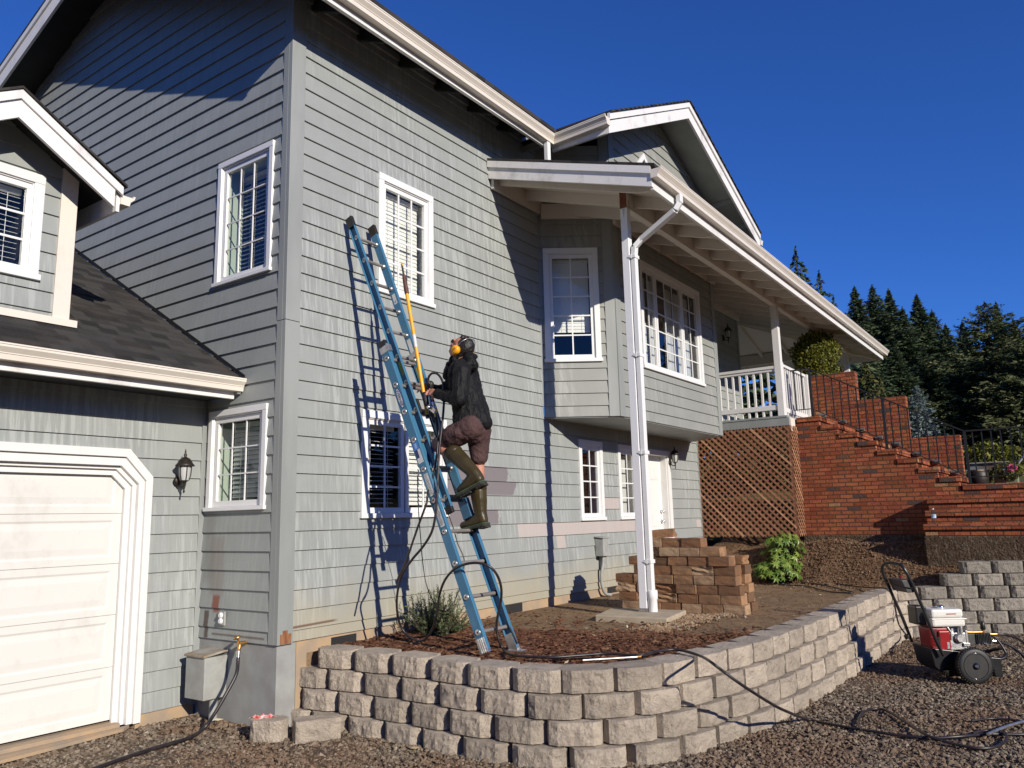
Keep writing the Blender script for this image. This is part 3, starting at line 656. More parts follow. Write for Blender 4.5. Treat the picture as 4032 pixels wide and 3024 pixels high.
while x < 15.4:
    b = MB(); b.box(x, x+.038, 4.025, 4.063, 3.255, 4.15); b.build('baluster', M['white'], rl, .003); x += .13
# ------------------------------------------------------------------ ground
def gravel_mat(name, cols, attr=True, rough=.9):
    b = NB(name)
    if attr: a = b.n('ShaderNodeAttribute', attribute_name='rnd'); f = a.outputs['Fac']
    else: f = b.noise(45, 3)
    r = b.n('ShaderNodeValToRGB'); b.L(f, r.inputs[0]); e = r.color_ramp.elements
    e[0].position = 0; e[0].color = (*cols[0],1); e[1].position = 1; e[1].color = (*cols[-1],1)
    for i,c in enumerate(cols[1:-1]): q = e.new((i+1)/(len(cols)-1)); q.color = (*c,1)
    big = b.math('ADD', b.ramp(b.noise(.9, 4), .42, .62), b.ramp(b.noise(2.6, 4), .56, .66, 0, .5), True)
    col = b.mix(b.math('MULTIPLY', big, .45), r.outputs[0], (.16,.085,.045)) if attr else r.outputs[0]
    return b.done(col, rough, b.noise(90, 3), .3, .003, spec=.25)
M['gravel'] = gravel_mat('gravel_stones', [(.050,.042,.034),(.115,.090,.066),(.175,.140,.102),(.23,.18,.125),(.40,.35,.28)])
def ground_mat(name, c1, c2, c3, sc=1.2, bs=.7, fine=70, bd=.02):
    b = NB(name)
    col = b.mix(b.ramp(b.noise(sc, 5), .38, .62), c1, c2)
    col = b.mix(b.ramp(b.noise(sc*7, 5), .48, .66), col, c3)
    col = b.mix(b.ramp(b.noise(fine, 3), .5, .7, 0, .6), col, tuple(x*.45 for x in c1))
    return b.done(col, .95, b.math('ADD', b.noise(fine, 4), b.noise(sc*9, 4)), bs, bd, spec=.2)
M['gbase'] = ground_mat('gravel_ground', (.085,.066,.050), (.115,.078,.050), (.15,.085,.045))
M['patio'] = ground_mat('dirty_patio', (.20,.135,.075), (.25,.165,.09), (.13,.075,.045), 1.6, .4, 60, .01)
M['mulch'] = gravel_mat('bark_chips', [(.030,.014,.009),(.075,.030,.016),(.12,.048,.024),(.16,.075,.04),(.28,.17,.10)])
M['bed'] = ground_mat('mulch_bed', (.055,.024,.014), (.075,.034,.018), (.10,.045,.022), 3, .8, 60)
M['pebble'] = gravel_mat('river_pebbles', [(.12,.08,.05),(.28,.19,.11),(.36,.26,.16),(.20,.15,.10),(.5,.43,.34)])
M['soil'] = ground_mat('red_dirt', (.15,.085,.045), (.20,.12,.065), (.10,.055,.03), 2.2, 1.0, 40, .04)
M['clod'] = gravel_mat('dirt_clods', [(.07,.038,.022),(.15,.085,.045),(.20,.125,.07),(.18,.13,.09),(.30,.23,.16)])
M['field'] = ground_mat('dry_grass_field', (.12,.105,.035), (.16,.125,.05), (.07,.085,.025), .5, .8, 25)
def nz(x, y, s=1.0, sd_=0): return noise.noise((x*s+sd_*7.3, y*s-sd_*3.1, sd_*1.7))
def hz(x, y):                                   # bank and hill behind the steps
    a = min(1, max(0, (x-12.6)/1.3)); z = .45+.62*a*a*(3-2*a)
    if x > 14.0: z += min(1, (x-14.0)/2.4)*.88
    if x > 17: z += (x-17)*.055
    return z
def sheet(name, mat, xs, ys, zf, kind='structure', mask=None):
    nx, ny = len(xs), len(ys); vs = [(x,y,zf(x,y)) for y in ys for x in xs]
    fs = [(j*nx+i, j*nx+i+1, (j+1)*nx+i+1, (j+1)*nx+i) for j in range(ny-1) for i in range(nx-1) if mask is None or mask((xs[i]+xs[i+1])/2,(ys[j]+ys[j+1])/2)]
    o = fast(name, vs, fs, mat, smooth=True); return tag(o, kind=kind)
sheet('ground', M['gbase'], [-400,-60,-10,-2]+list(np.arange(-1,14,.25))+[16,60,500], [-400,-80,-20,-5]+list(np.arange(-4,8,.25))+[30,80,400],
      lambda x,y: -.075+(.018*nz(x,y,1.3)+.01*nz(x,y,4) if -2<x<14 and -5<y<8 else 0))
TP = smoothpath([V(4.70,5.56,0),V(4.76,5.0,0),(4.77,4.3,0),(4.75,3.7,0),(4.83,3.15,0),(5.08,2.80,0),(5.42,2.56,0),(5.9,2.43,0),(6.6,2.29,0),(7.4,2.23,0),(8.6,2.19,0),(9.7,2.17,0),(10.8,2.17,0),(11.55,2.14,0),(12.02,2.0,0),(12.36,1.7,0),(12.62,1.3,0),(12.97,.66,0),(13.4,-.2,0),(13.9,-1.2,0)], .02)
TL = [0.0]
for a,b_ in zip(TP[:-1], TP[1:]): TL.append(TL[-1]+(b_-a).length)
def tat(s):
    if s < 0: return TP[0]-(TP[6]-TP[0]).normalized()*(-s), (TP[6]-TP[0]).normalized()
    s = min(s, TL[-1]-1e-4); import bisect; i = bisect.bisect_right(TL, s)-1; i = min(i, len(TP)-2)
    t = (s-TL[i])/max(1e-6, TL[i+1]-TL[i]); p = TP[i].lerp(TP[i+1], t); d = (TP[min(i+6,len(TP)-1)]-TP[max(0,i-5)]).normalized(); return p, d
def tout(d): return V(d.y, -d.x, 0)              # outward side of the wall path (towards the gravel)
Scut = min(TL, key=lambda s: abs(tat(s)[0].x-12.05) if tat(s)[0].y > 1.5 else 9); 
inner = [tat(s)[0]-tout(tat(s)[1])*.18 for s in np.linspace(0, TL[-1], 90)]
def inside(x, y):
    P = [(p.x,p.y) for p in inner]+[(16,-1.2),(16,Y0+.02),(4.6,Y0+.02)]; c = False; j = len(P)-1
    for i in range(len(P)):
        if (P[i][1] > y) != (P[j][1] > y) and x < (P[j][0]-P[i][0])*(y-P[i][1])/(P[j][1]-P[i][1])+P[i][0]: c = not c
        j = i
    return c
pg = MB(); pts = [V(p.x,p.y,.495) for p in inner if p.x < 13]+[V(13.75,.6,.495),V(13.75,Y0+.01,.495),V(4.72,Y0+.01,.495)]
pg.prism(pts, V(0,0,-.12)); tag(pg.build('patio', M['patio']), kind='structure')
def bedf(x, y):                                   # planting bed outline
    e = (y-(2.75 if x > 5.6 else 2.75+(5.6-x)*1.2)); return inside(x,y) and x < 7.25+.35*nz(x,y,1.3)-.28*(y-2.6) and y < Y0-.0
gx = np.arange(4.75, 7.9, .06); gy = np.arange(2.3, 5.61, .06)
sheet('planting_bed', M['bed'], list(gx), list(gy), lambda x,y: .502+.02*max(0,nz(x,y,2.2))+.012*nz(x,y,8)+.004, mask=bedf)
sheet('dirt_bank', M['soil'], list(np.arange(12.3,14.5,.08)), list(np.arange(-3.5,5.4,.08)), lambda x,y: hz(x,y)+.05*nz(x,y,2.2)+.035*nz(x,y,6), mask=lambda x,y: inside(x,y) and x > 12.35+.25*nz(x,y,1.5))
sheet('hillside', M['field'], [14.3,15,16,17,18,20,22,25,30,36,44,60,90,160,400], list(np.arange(-90,100,6.0)), lambda x,y: hz(x,y)-.06+(.25*nz(x,y,.12) if x > 18 else 0))
OCT_V = np.array([(1,0,0),(-1,0,0),(0,1,0),(0,-1,0),(0,0,1),(0,0,-1)], float)
OCT_F = np.array([(0,2,4),(2,1,4),(1,3,4),(3,0,4),(2,0,5),(1,2,5),(3,1,5),(0,3,5)])
def stones(name, mat, P, size, flat=.6, jit=.35, tagk='stuff', elong=1.0):
    n = len(P); P = np.asarray(P, float)
    v = np.tile(OCT_V, (n,1,1))*(1+nrng.uniform(-jit,jit,(n,6,1)))
    s = size*nrng.lognormal(0,.32,n)
    v = v*s[:,None,None]; v[:,:,0] *= elong; v[:,:,2] *= flat
    a = nrng.uniform(0,6.28,n); t = nrng.normal(0,.45,n); ca,sa,ct,st = np.cos(a),np.sin(a),np.cos(t),np.sin(t)
    y_,z_ = v[:,:,1].copy(), v[:,:,2].copy(); v[:,:,1] = y_*ct[:,None]-z_*st[:,None]; v[:,:,2] = y_*st[:,None]+z_*ct[:,None]
    x_,y_ = v[:,:,0].copy(), v[:,:,1].copy(); v[:,:,0] = x_*ca[:,None]-y_*sa[:,None]; v[:,:,1] = x_*sa[:,None]+y_*ca[:,None]
    v += P[:,None,:]
    f = (OCT_F[None]+(np.arange(n)*6)[:,None,None]).reshape(-1,3)
    return tag(fast(name, v.reshape(-1,3), f, mat, attr=np.repeat(nrng.beta(2,2.2,n),6)), kind=tagk)
pts = []
while len(pts) < 60000:
    # denser near the camera
    x = rng.uniform(1.2, 13.6); y = rng.uniform(-2.6, 6.7)
    if x < X0+.03 and y > YG-.03: continue
    if x > X0-.02 and y > Y0-.02: continue
    d = math.hypot(x,y)
    if d < 3.2 or rng.random() > min(1, (6.0/d)**1.0): continue
    if inside(x,y): continue
    ax = math.degrees(math.atan2(x,y))-54.7
    if not -36 < ax < 38: continue
    pts.append((x,y,-.07+.004*rng.random()))
stones('gravel', M['gravel'], pts, .0145)
pts = []
while len(pts) < 11000:
    x = rng.uniform(4.78,7.8); y = rng.uniform(2.35,5.58)
    if bedf(x,y) or (inside(x,y) and rng.random() < .06): pts.append((x,y,.515+.02*max(0,nz(x,y,2.2))+.008*rng.random()))
stones('bark_mulch', M['mulch'], pts, .0125, .35, .4, 'stuff', 1.9)
pts = []
while len(pts) < 2600:
    x = rng.uniform(7.1,9.3); y = rng.uniform(2.75,4.3)
    d = abs(y-(3.50+.04*(x-7.6))) if x < 8.5 else abs(x-8.5)*.8+abs(y-3.35)
    if rng.random() > math.exp(-(d/.14)**2): continue
    if inside(x,y): pts.append((x,y-.02,.502+.012*rng.random()))
stones('river_pebbles', M['pebble'], pts, .0125, .75)
pts = []
while len(pts) < 6500:
    x = rng.uniform(11.9,14.12); y = rng.uniform(-2,4.6)
    if not inside(x,y) or rng.random() > (x-11.7)/2.2: continue
    pts.append((x,y,max(.5,hz(x,y)+.05*nz(x,y,2.2)+.02)))
stones('dirt_clods', M['clod'], pts, .0125, .75)
# crumbs of dirt strewn over the patio
pts = [(rng.uniform(7.0,13.5), rng.uniform(2.5,5.5), .499) for _ in range(1500)]
stones('patio_crumbs', M['clod'], [p for p in pts if inside(p[0],p[1])], .009, .6)
# driveway lip under the garage door
f = MB(); f.prism([(-2,YG-.02,-.055),(3.80,YG-.02,-.055),(3.72,YG-.08,-.060),(2.9,YG-.16,-.06),(-2,YG-.26,-.06)], (0,0,.024)); tag(f.build('garage_apron', M['dirtyconc']), kind='structure')
f = MB(); f.box(-2, 3.72, YG-.02, YG+.3, -.1, -.002); tag(f.build('garage_floor', M['dirtyconc']), kind='structure')
# ------------------------------------------------------------------ retaining walls of split faced blocks
def block_mat(name, c1, c2):
    b = NB(name); oi = b.n('ShaderNodeObjectInfo')
    col = b.mix(b.ramp(b.noise(7, 5), .35, .65), c1, c2)
    col = b.mix(b.ramp(b.noise(120, 3), .55, .72, 0, .55), col, tuple(x*.55 for x in c2))
    hs_ = b.n('ShaderNodeHueSaturation'); b.L(col, hs_.inputs['Color']); b.L(b.ramp(oi.outputs['Random'], 0, 1, .86, 1.14), hs_.inputs['Value'])
    return b.done(hs_.outputs[0], .95, b.math('ADD', b.noise(60, 6, .75), b.noise(20, 4)), 1.0, .022, spec=.2)
M['block'] = block_mat('tan_concrete_block', (.51,.435,.345), (.40,.34,.275))
M['blockg'] = block_mat('grey_concrete_block', (.34,.305,.255), (.26,.235,.20))
def block_mesh(name, mat, L, H, D, seed, fac=(.30,.055,.01), amp=.013, taper=.055):
    r = random.Random(seed); hl = L/2; fx = hl-fac[0]*L; fd = fac[1]
    P = [(-hl+taper,-D),(-hl,-.13),(-hl+fac[2],-fd)]; kinds = [0,0,0]
    def seg(a, b_, n):
        for i in range(1, n+1): P.append((a[0]+(b_[0]-a[0])*i/n, a[1]+(b_[1]-a[1])*i/n)); kinds.append(1)
    seg((-hl+fac[2],-fd),(-fx,0),4); seg((-fx,0),(fx,0),11); seg((fx,0),(hl-fac[2],-fd),4)
    P += [(hl,-.13),(hl-taper,-D)]; kinds += [0,0]
    nr = 7; vs = []
    for j in range(nr+1):
        z = H*j/nr
        for (x,y),k in zip(P, kinds):
            q = 0; dz = 0; dx = 0
            if k:
                e = 1 if 0 < j < nr else .25
                q = amp*(noise.noise((x*16+seed*3.7,z*16,seed))+.6*noise.noise((x*42,z*42+seed*5,seed*2)))*e - (.003 if j in (0,nr) else 0)
                dx = .35*amp*noise.noise((x*30,z*30,seed+9.)) if 0 < j < nr else 0
                if j == nr: dz = -abs(.006*noise.noise((x*22,seed*3.3,1.)))
            vs.append((x+dx, y+q, z+dz))
    n = len(P); fs = [(j*n+i, j*n+i+1, (j+1)*n+i+1, (j+1)*n+i) for j in range(nr) for i in range(n-1)]
    fs += [(j*n+n-1, j*n, (j+1)*n, (j+1)*n+n-1) for j in range(nr)]
    top = nr*n; fs.append(tuple(top+i for i in range(n))); fs.append(tuple(range(n-1,-1,-1)))
    me = bpy.data.meshes.new(name); me.from_pydata(vs, [], fs); bm = bmesh.new(); bm.from_mesh(me)
    bmesh.ops.recalc_face_normals(bm, faces=bm.faces[:]); bm.to_mesh(me); bm.free(); me.materials.append(mat); return me
BH = .152; BL = .400
BT = [block_mesh('block', M['block'], BL-.006, BH, .26, s, (.19,.042,.018), .012) for s in range(5)]
BF = [block_mesh('block', M['block'], BL-.008, BH, .26, s+20, (.31,.024,.006), .013) for s in range(5)]
BG = [block_mesh('block', M['blockg'], BL-.008, BH, .26, s+40, (.14,.034,.012), .012) for s in range(5)]
def place_block(par, meshes, s, z, off, seedr, scale=1.0):
    p, d = tat(s); o = bpy.data.objects.new('block', seedr.choice(meshes)); C.objects.link(o)
    n_ = tout(d); o.matrix_world = Matrix.Translation(p+n_*off+V(0,0,z)-WLOC[par]) @ Matrix(((d.x,n_.x,0,0),(d.y,n_.y,0,0),(0,0,1,0),(0,0,0,1))) @ Matrix.Rotation(seedr.uniform(-.02,.02),4,'Z') @ Matrix.Diagonal((scale,1,1,1))
    o.parent = par
rw = thing('retaining_wall', 'curved dry stacked retaining wall of tan split face blocks in front of the house', 'retaining wall', (4.75,5.5,-.09))
bw = thing('retaining_wall', 'taller grey block retaining wall stepping up behind the pressure washer', 'retaining wall', (12.3,1.8,-.09))
br_ = random.Random(3)
ZC = [-.095, .067, .229, .391]
for k,z in enumerate(ZC):
    s = -.28+(.20 if k % 2 else 0)+.05*k; cnt = 0
    while s < TL[-1]-.2:
        sc = s+BL/2
        if sc > -.12:
            p, d = tat(sc); far = sc > Scut
            curve_or_left = p.y > 3.0 and p.x < 6
            ms = BG if far else (BT if p.x < 6.0 else BF)
            pr = bw if far else rw
            place_block(pr, ms, sc, z, (3-k)*.040-.012+br_.uniform(-.006,.006), br_)
        s += BL+br_.uniform(0,.006)
for k,z in enumerate((.553,.715)):
    s = Scut+.42+.42*k+(.1 if k == 0 else -.04)
    while s < TL[-1]-.2:
        place_block(bw, BG, s+BL/2, z, -.03-.018*k, br_); s += BL+.004
# two loose blocks on the gravel by the house corner
BLs = [block_mesh('retaining_block', M['block'], .29, .165, .19, 90, (.2,.03,.01)), block_mesh('retaining_block', M['block'], .36, .165, .18, 93, (.10,.012,.005))]
for i,((x,y,a),lab) in enumerate(zip(((4.135,5.37,R(112)),(4.385,5.02,R(150))),('smaller loose concrete block lying beside the garage end of the wall','larger loose concrete block lying in front of the wall end'))):
    o = bpy.data.objects.new('retaining_block', BLs[i]); C.objects.link(o); o.location = (x,y,-.075); o.rotation_euler = (0,0,a)
    tag(o, lab, 'concrete block', 'loose blocks at the foot of the wall')
wr = MB(); vs = []; n = 9
for j in range(5):
    for i in range(n): vs.append((4.155+.014*i-.03*j/4+.006*rng.uniform(-1,1), 5.47-.012*i+.02*j, .092+.016*rng.random()+.012*math.sin(i*2.2+j)))
wr.add(vs, [(j*n+i,j*n+i+1,(j+1)*n+i+1,(j+1)*n+i) for j in range(4) for i in range(n-1)])
M['wrapper'] = simple('red_white_wrapper', (.62,.02,.015), (.75,.72,.70), 28, .3)
tag(wr.build('snack_wrapper', M['wrapper']), 'crumpled red and white wrapper lying on a loose block', 'wrapper')
# concrete pad under the porch post
f = MB(); f.prism([(7.60,4.36,.47),(8.28,4.52,.47),(8.40,3.66,.47),(7.66,3.55,.47)], (0,0,.092)); tag(f.build('post_pad', M['padconc'], bevel=.012), 'tan concrete footing pad under the white porch post', 'concrete pad')
# ------------------------------------------------------------------ stack of landscaping bricks
def brick_mat():
    b = NB('landscape_brick'); oi = b.n('ShaderNodeObjectInfo')
    r = b.n('ShaderNodeValToRGB'); b.L(oi.outputs['Random'], r.inputs[0]); e = r.color_ramp.elements
    e[0].color = (.13,.075,.042,1); e[1].color = (.42,.30,.19,1)
    for p,c in ((.25,(.24,.12,.062)),(.5,(.33,.19,.10)),(.75,(.36,.23,.135))): q = e.new(p); q.color = (*c,1)
    col = b.mix(b.ramp(b.noise(9, 5), .42, .68, 0, .6), r.outputs[0], (.14,.09,.058))
    col = b.mix(b.ramp(b.noise(90, 3), .55, .7, 0, .5), col, (.06,.04,.03))
    return b.done(col, .95, b.noise(60, 5), .6, .01, spec=.2)
M['lbrick'] = brick_mat()
def lb_mesh(seed, rough):
    L, W, H = .245, .172, .101; nx, ny_, nz_ = 8, 3, 4; bm = bmesh.new(); bmesh.ops.create_cube(bm, size=1)
    bmesh.ops.subdivide_edges(bm, edges=bm.edges[:], cuts=3, use_grid_fill=True)
    for v in bm.verts:
        c = v.co.copy(); v.co = V(c.x*L, c.y*W, c.z*H+H/2)
        q = noise.noise((c.x*5+seed*3,c.y*5,c.z*5)); edge = sum(abs(abs(t)-.5) < 1e-4 for t in c)
        if rough and c.x < -.49 or rough == 2 and c.y < -.49: v.co += V(.02*q-.008 if c.x < -.49 else 0, .022*q+.006 if c.y < -.49 else 0, 0)
        if edge >= 2: v.co *= Vector((.988,.982,.985)); 
        v.co += V(.004*q,.004*q,.003*q if c.z > 0 else 0)
    me = bpy.data.meshes.new('landscape_brick'); bm.to_mesh(me); bm.free(); me.materials.append(M['lbrick']); return me
LB = [lb_mesh(s, r_) for s,r_ in ((1,0),(2,0),(3,2),(4,0),(5,2))]
PA = V(8.70,3.11,0); pd = V(.03,1.0,0).normalized(); pn_ = V(pd.y,-pd.x,0)*1  # pd along the long face, pn_ to the right/back
pr_ = random.Random(11)
ORD = ['bottom','second','third','fourth','fifth','sixth','seventh','eighth','ninth','tenth']
HW = ['at the right end','second from right','third from right','fourth from right','fifth from right','sixth from right','at the left end']
row_spec = [(0,6,0),(.03,6,.10),(.05,6,0),(.08,6,.12),(.08,5,.02),(.14,5,.10),(.24,4,.05),(.46,3,.1)]
LAYER = .1045
def lbrick(pos, rot, z, lab, mesh, tilt=0):
    o = bpy.data.objects.new('landscape_brick', mesh); C.objects.link(o); o.location = (pos.x,pos.y,z); o.rotation_euler = (0,tilt,rot)
    tag(o, lab, 'brick', 'tan landscaping bricks stacked beside the porch post')
rot0 = math.atan2(pd.y, pd.x)
for k,(st,n,jit) in enumerate(row_spec):
    for dpt,dn in ((0,'front'),(1,'rear')):
        nn = n if dpt == 0 else max(1, n-1)
        s = st+(.07 if dpt else 0)
        for i in range(nn):
            if k == 7 and dpt: continue
            p = PA+pd*(s+.1225)+pn_*(.088+dpt*.18+pr_.uniform(-.010,.012))
            r_ = rot0+pr_.uniform(-.045,.045)+(math.pi if pr_.random() < .5 else 0)
            me = pr_.choice(LB[:2] if pr_.random() < .6 else LB)
            if me in (LB[2], LB[4]): r_ = rot0-math.pi if False else rot0+math.pi
            lab = f'{dn} brick {HW[i]} in the {ORD[k]} course of the tan stack'
            lbrick(p, r_, .497+k*LAYER, lab, me, 0)
            s += .249+pr_.uniform(0,.014)
for k in range(6):
    for i in range(3 if k < 4 else 2):
        p = PA+pd*(.05+.1225+.02*(k%2)+.012*k+i*.255)+pn_*(.45+pr_.uniform(-.012,.012))
        lbrick(p, rot0+pr_.uniform(-.06,.06), .497+k*LAYER, f'back brick {HW[i]} in the {ORD[k]} course of the tan stack', pr_.choice(LB))
p = PA+pd*(.98)+pn_*.12; lbrick(p, rot0+.25, .497+8*LAYER, 'tilted brick lying alone on the very top of the tan brick stack', LB[2], R(4))
o = PA+pn_*.86+pd*.35; lbrick(o, rot0+.7, .497, 'single loose brick on the patio just right of the tan brick stack', LB[0])
# ------------------------------------------------------------------ brick steps
def masonry(name):
    b = NB(name); o = b.xyz(); g = b.n('ShaderNodeSeparateXYZ'); b.L(b.pos.outputs['True Normal'], g.inputs[0])
    ax = b.math('GREATER_THAN', b.math('ABSOLUTE', g.outputs[0]), .5); az = b.math('GREATER_THAN', b.math('ABSOLUTE', g.outputs[2]), .5)
    cx = b.n('ShaderNodeCombineXYZ')
    wob = b.math('MULTIPLY', b.math('SUBTRACT', b.noise(9, 2), .5), .012)
    uu = b.math('ADD', b.math('MULTIPLY', ax, o[1]), b.math('MULTIPLY', b.math('SUBTRACT', 1, ax), o[0]))
    vv = b.math('ADD', b.math('MULTIPLY', az, o[1]), b.math('MULTIPLY', b.math('SUBTRACT', 1, az), o[2]))
    b.L(b.math('ADD', uu, wob), cx.inputs[0]); b.L(b.math('ADD', vv, b.math('MULTIPLY', wob, .7)), cx.inputs[1])
    t = b.n('ShaderNodeTexBrick'); b.L(cx.outputs[0], t.inputs['Vector'])
    t.inputs['Color1'].default_value = (.24,.062,.025,1); t.inputs['Color2'].default_value = (.42,.135,.058,1); t.inputs['Mortar'].default_value = (.10,.05,.032,1)
    t.inputs['Scale'].default_value = 1; t.inputs['Mortar Size'].default_value = .0085; t.inputs['Mortar Smooth'].default_value = .15; t.inputs['Bias'].default_value = -.1
    t.inputs['Brick Width'].default_value = .205; t.inputs['Row Height'].default_value = .0668; t.offset = .5
    t2 = b.n('ShaderNodeTexBrick'); b.L(cx.outputs[0], t2.inputs['Vector']); t2.inputs['Color1'].default_value = (0,0,0,1); t2.inputs['Color2'].default_value = (1,1,1,1)
    t2.inputs['Scale'].default_value = 1; t2.inputs['Mortar Size'].default_value = 0; t2.inputs['Brick Width'].default_value = .205; t2.inputs['Row Height'].default_value = .0668; t2.inputs['Bias'].default_value = 0
    odd = b.ramp(t2.outputs[0], .945, .955)
    col = b.mix(b.math('MULTIPLY', odd, b.math('SUBTRACT', 1, t.outputs['Fac'])), t.outputs[0], (.085,.058,.050))
    odd2 = b.math('MULTIPLY', b.band(t2.outputs[0], .10, .125, .004), b.math('SUBTRACT', 1, t.outputs['Fac'])); col = b.mix(odd2, col, (.36,.19,.09))
    col = b.mix(b.ramp(b.noise(13, 5), .48, .72, 0, .45), col, (.085,.035,.02))
    col = b.mix(b.ramp(b.noise(1.7, 4), .5, .68, 0, .35), col, (.16,.05,.025))
    hgt = b.math('ADD', b.math('MULTIPLY', t.outputs['Fac'], -1.6), b.math('MULTIPLY', b.noise(40, 5), .8))
    return b.done(col, .9, hgt, .9, .012, spec=.25)
M['masonry'] = masonry('red_brickwork')
XS = 14.17; WX = 15.47
st = thing('brick_staircase', 'red brick stairs with stepped side walls climbing to the porch deck', 'staircase', (14.8,1.9,1.2))
nose = lambda k: 3.515-.29*k
top = lambda k: 3.235-.163*k
f = MB(); f.box(XS, WX, nose(0), 3.93, 1.2, top(0)-.085)
for k in range(1, 8): f.box(XS, WX, nose(k), nose(k-1)-.001, 1.2, top(k)-.085)
f.box(XS, 16.6, -5, nose(7)-.001, 1.2, 1.875)
f.build('stair_wall', M['masonry'], st)
M['bull'] = masonry('brick_nosing')
for k in range(0, 8):
    f = MB(); y1 = 3.92 if k == 0 else nose(k-1)+.02
    f.box(XS-.022, WX-.001, nose(k)-.03, y1-.031, top(k)-.084, top(k)); f.build('step', M['bull'], st, .008)
f = MB(); f.box(XS-.025, 16.6, -5, nose(7)-.032, 1.876, 1.962); f.build('landing', M['bull'], st, .008)
for i,(a,b_,z) in enumerate(((3.12,3.93,4.165),(2.315,3.118,3.615),(1.535,2.313,2.845))):
    f = MB(); f.box(WX, WX+.20, a, b_, 1.2, z); f.build('side_wall', M['masonry'], st, .006)
for i,(x,z) in enumerate(((13.89,1.765),(13.59,1.57),(13.29,1.375))):
    f = MB(); f.box(x, x+.285, -5, 1.92, 1.2, z-.085); f.box(x-.03, x+.30-.031, -5, 1.935, z-.084, z); f.build('step', M['bull'], st, .006)
M['footing'] = ground_mat('stained_footing', (.105,.072,.045), (.07,.045,.027), (.15,.115,.08), 2.2, .9, 40, .03)
f = MB(); f.box(XS-.05, WX+.25, 1.95, 3.93, .6, 1.199); f.box(13.25, XS-.052, -5, 1.94, .6, 1.199); f.build('footing', M['footing'], st, .02)
M['steplight'] = simple('step_light_grey', (.16,.16,.16), (.10,.10,.10), 20, .5)
for q in ((65,560),(197,600),(315,655),(433,705),(547,745),(680,810),(807,860),(928,930)):
    p = PX((3200+q[0]/1.6587)/OPX, (1300+q[1]/1.6587)/OPX, WX-.03)
    f = MB(); f.box(WX-.05, WX-.001, p.y-.06, p.y+.06, p.z-.03, p.z+.035); f.box(WX-.075, WX-.051, p.y-.065, p.y+.065, p.z+.0, p.z+.04); f.build('step_light', M['steplight'], st, .004)
# railing
ir = thing('iron_railing', 'thin black iron handrail following the brick stairs and landing', 'railing', (14.27,2.5,2))
RXX = 14.27
zt = lambda y: 4.10 if y > 3.63 else (4.10+(2.80-4.10)*(3.63-y)/(3.63-1.35) if y > 1.35 else 2.80)
zb = lambda y: 3.385 if y > 3.63 else (3.385+(2.075-3.385)*(3.63-y)/(3.63-1.35) if y > 1.35 else 2.075)
f = MB()
for a,b_ in ((3.95,3.63),(3.63,1.35),(1.35,-5.0)):
    f.bar((RXX,a,zt(a)),(RXX,b_,zt(b_)),.045,.022); f.bar((RXX,a,zb(a)),(RXX,b_,zb(b_)),.026,.014)
f.build('handrail', M['black'], ir)
for y,z0 in ((3.63,3.235),(2.49,2.58),(1.35,1.962),(-1.2,1.962)):
    f = MB(); f.box(RXX-.02, RXX+.02, y-.02, y+.02, z0, zt(y)); f.box(RXX-.045, RXX+.045, y-.045, y+.045, z0, z0+.012); f.build('post', M['black'], ir)
y = 3.90
while y > -4.5:
    if min(abs(y-q) for q in (3.63,2.49,1.35,-1.2)) > .05:
        f = MB(); f.box(RXX-.009, RXX+.009, y-.009, y+.009, zb(y), zt(y)); f.build('baluster', M['black'], ir)
    y -= .1265
# bottle on the step
bt = thing('water_bottle', 'clear plastic water bottle standing on the lowest brick step', 'bottle', (13.42,1.80,1.376))
M['pet'] = glass_mat('clear_plastic', (.80,.86,.90), .8); M['label'] = simple('blue_bottle_label', (.16,.34,.52), (.5,.6,.68), 30, .4); M['cap'] = simple('white_cap', (.7,.7,.72))
f = MB(); f.lathe([(.030,0),(.034,.01),(.033,.08),(.034,.15),(.030,.175),(.013,.205),(.013,.215)], (13.42,1.80,1.377), n=16); f.build('bottle_body', M['pet'], bt)
f = MB(); f.lathe([(.0345,.085),(.0345,.14)], (13.42,1.80,1.377), n=16); f.build('bottle_label', M['label'], bt)
f = MB(); f.lathe([(.015,.212),(.015,.228)], (13.42,1.80,1.377), n=12); f.build('bottle_cap', M['cap'], bt)
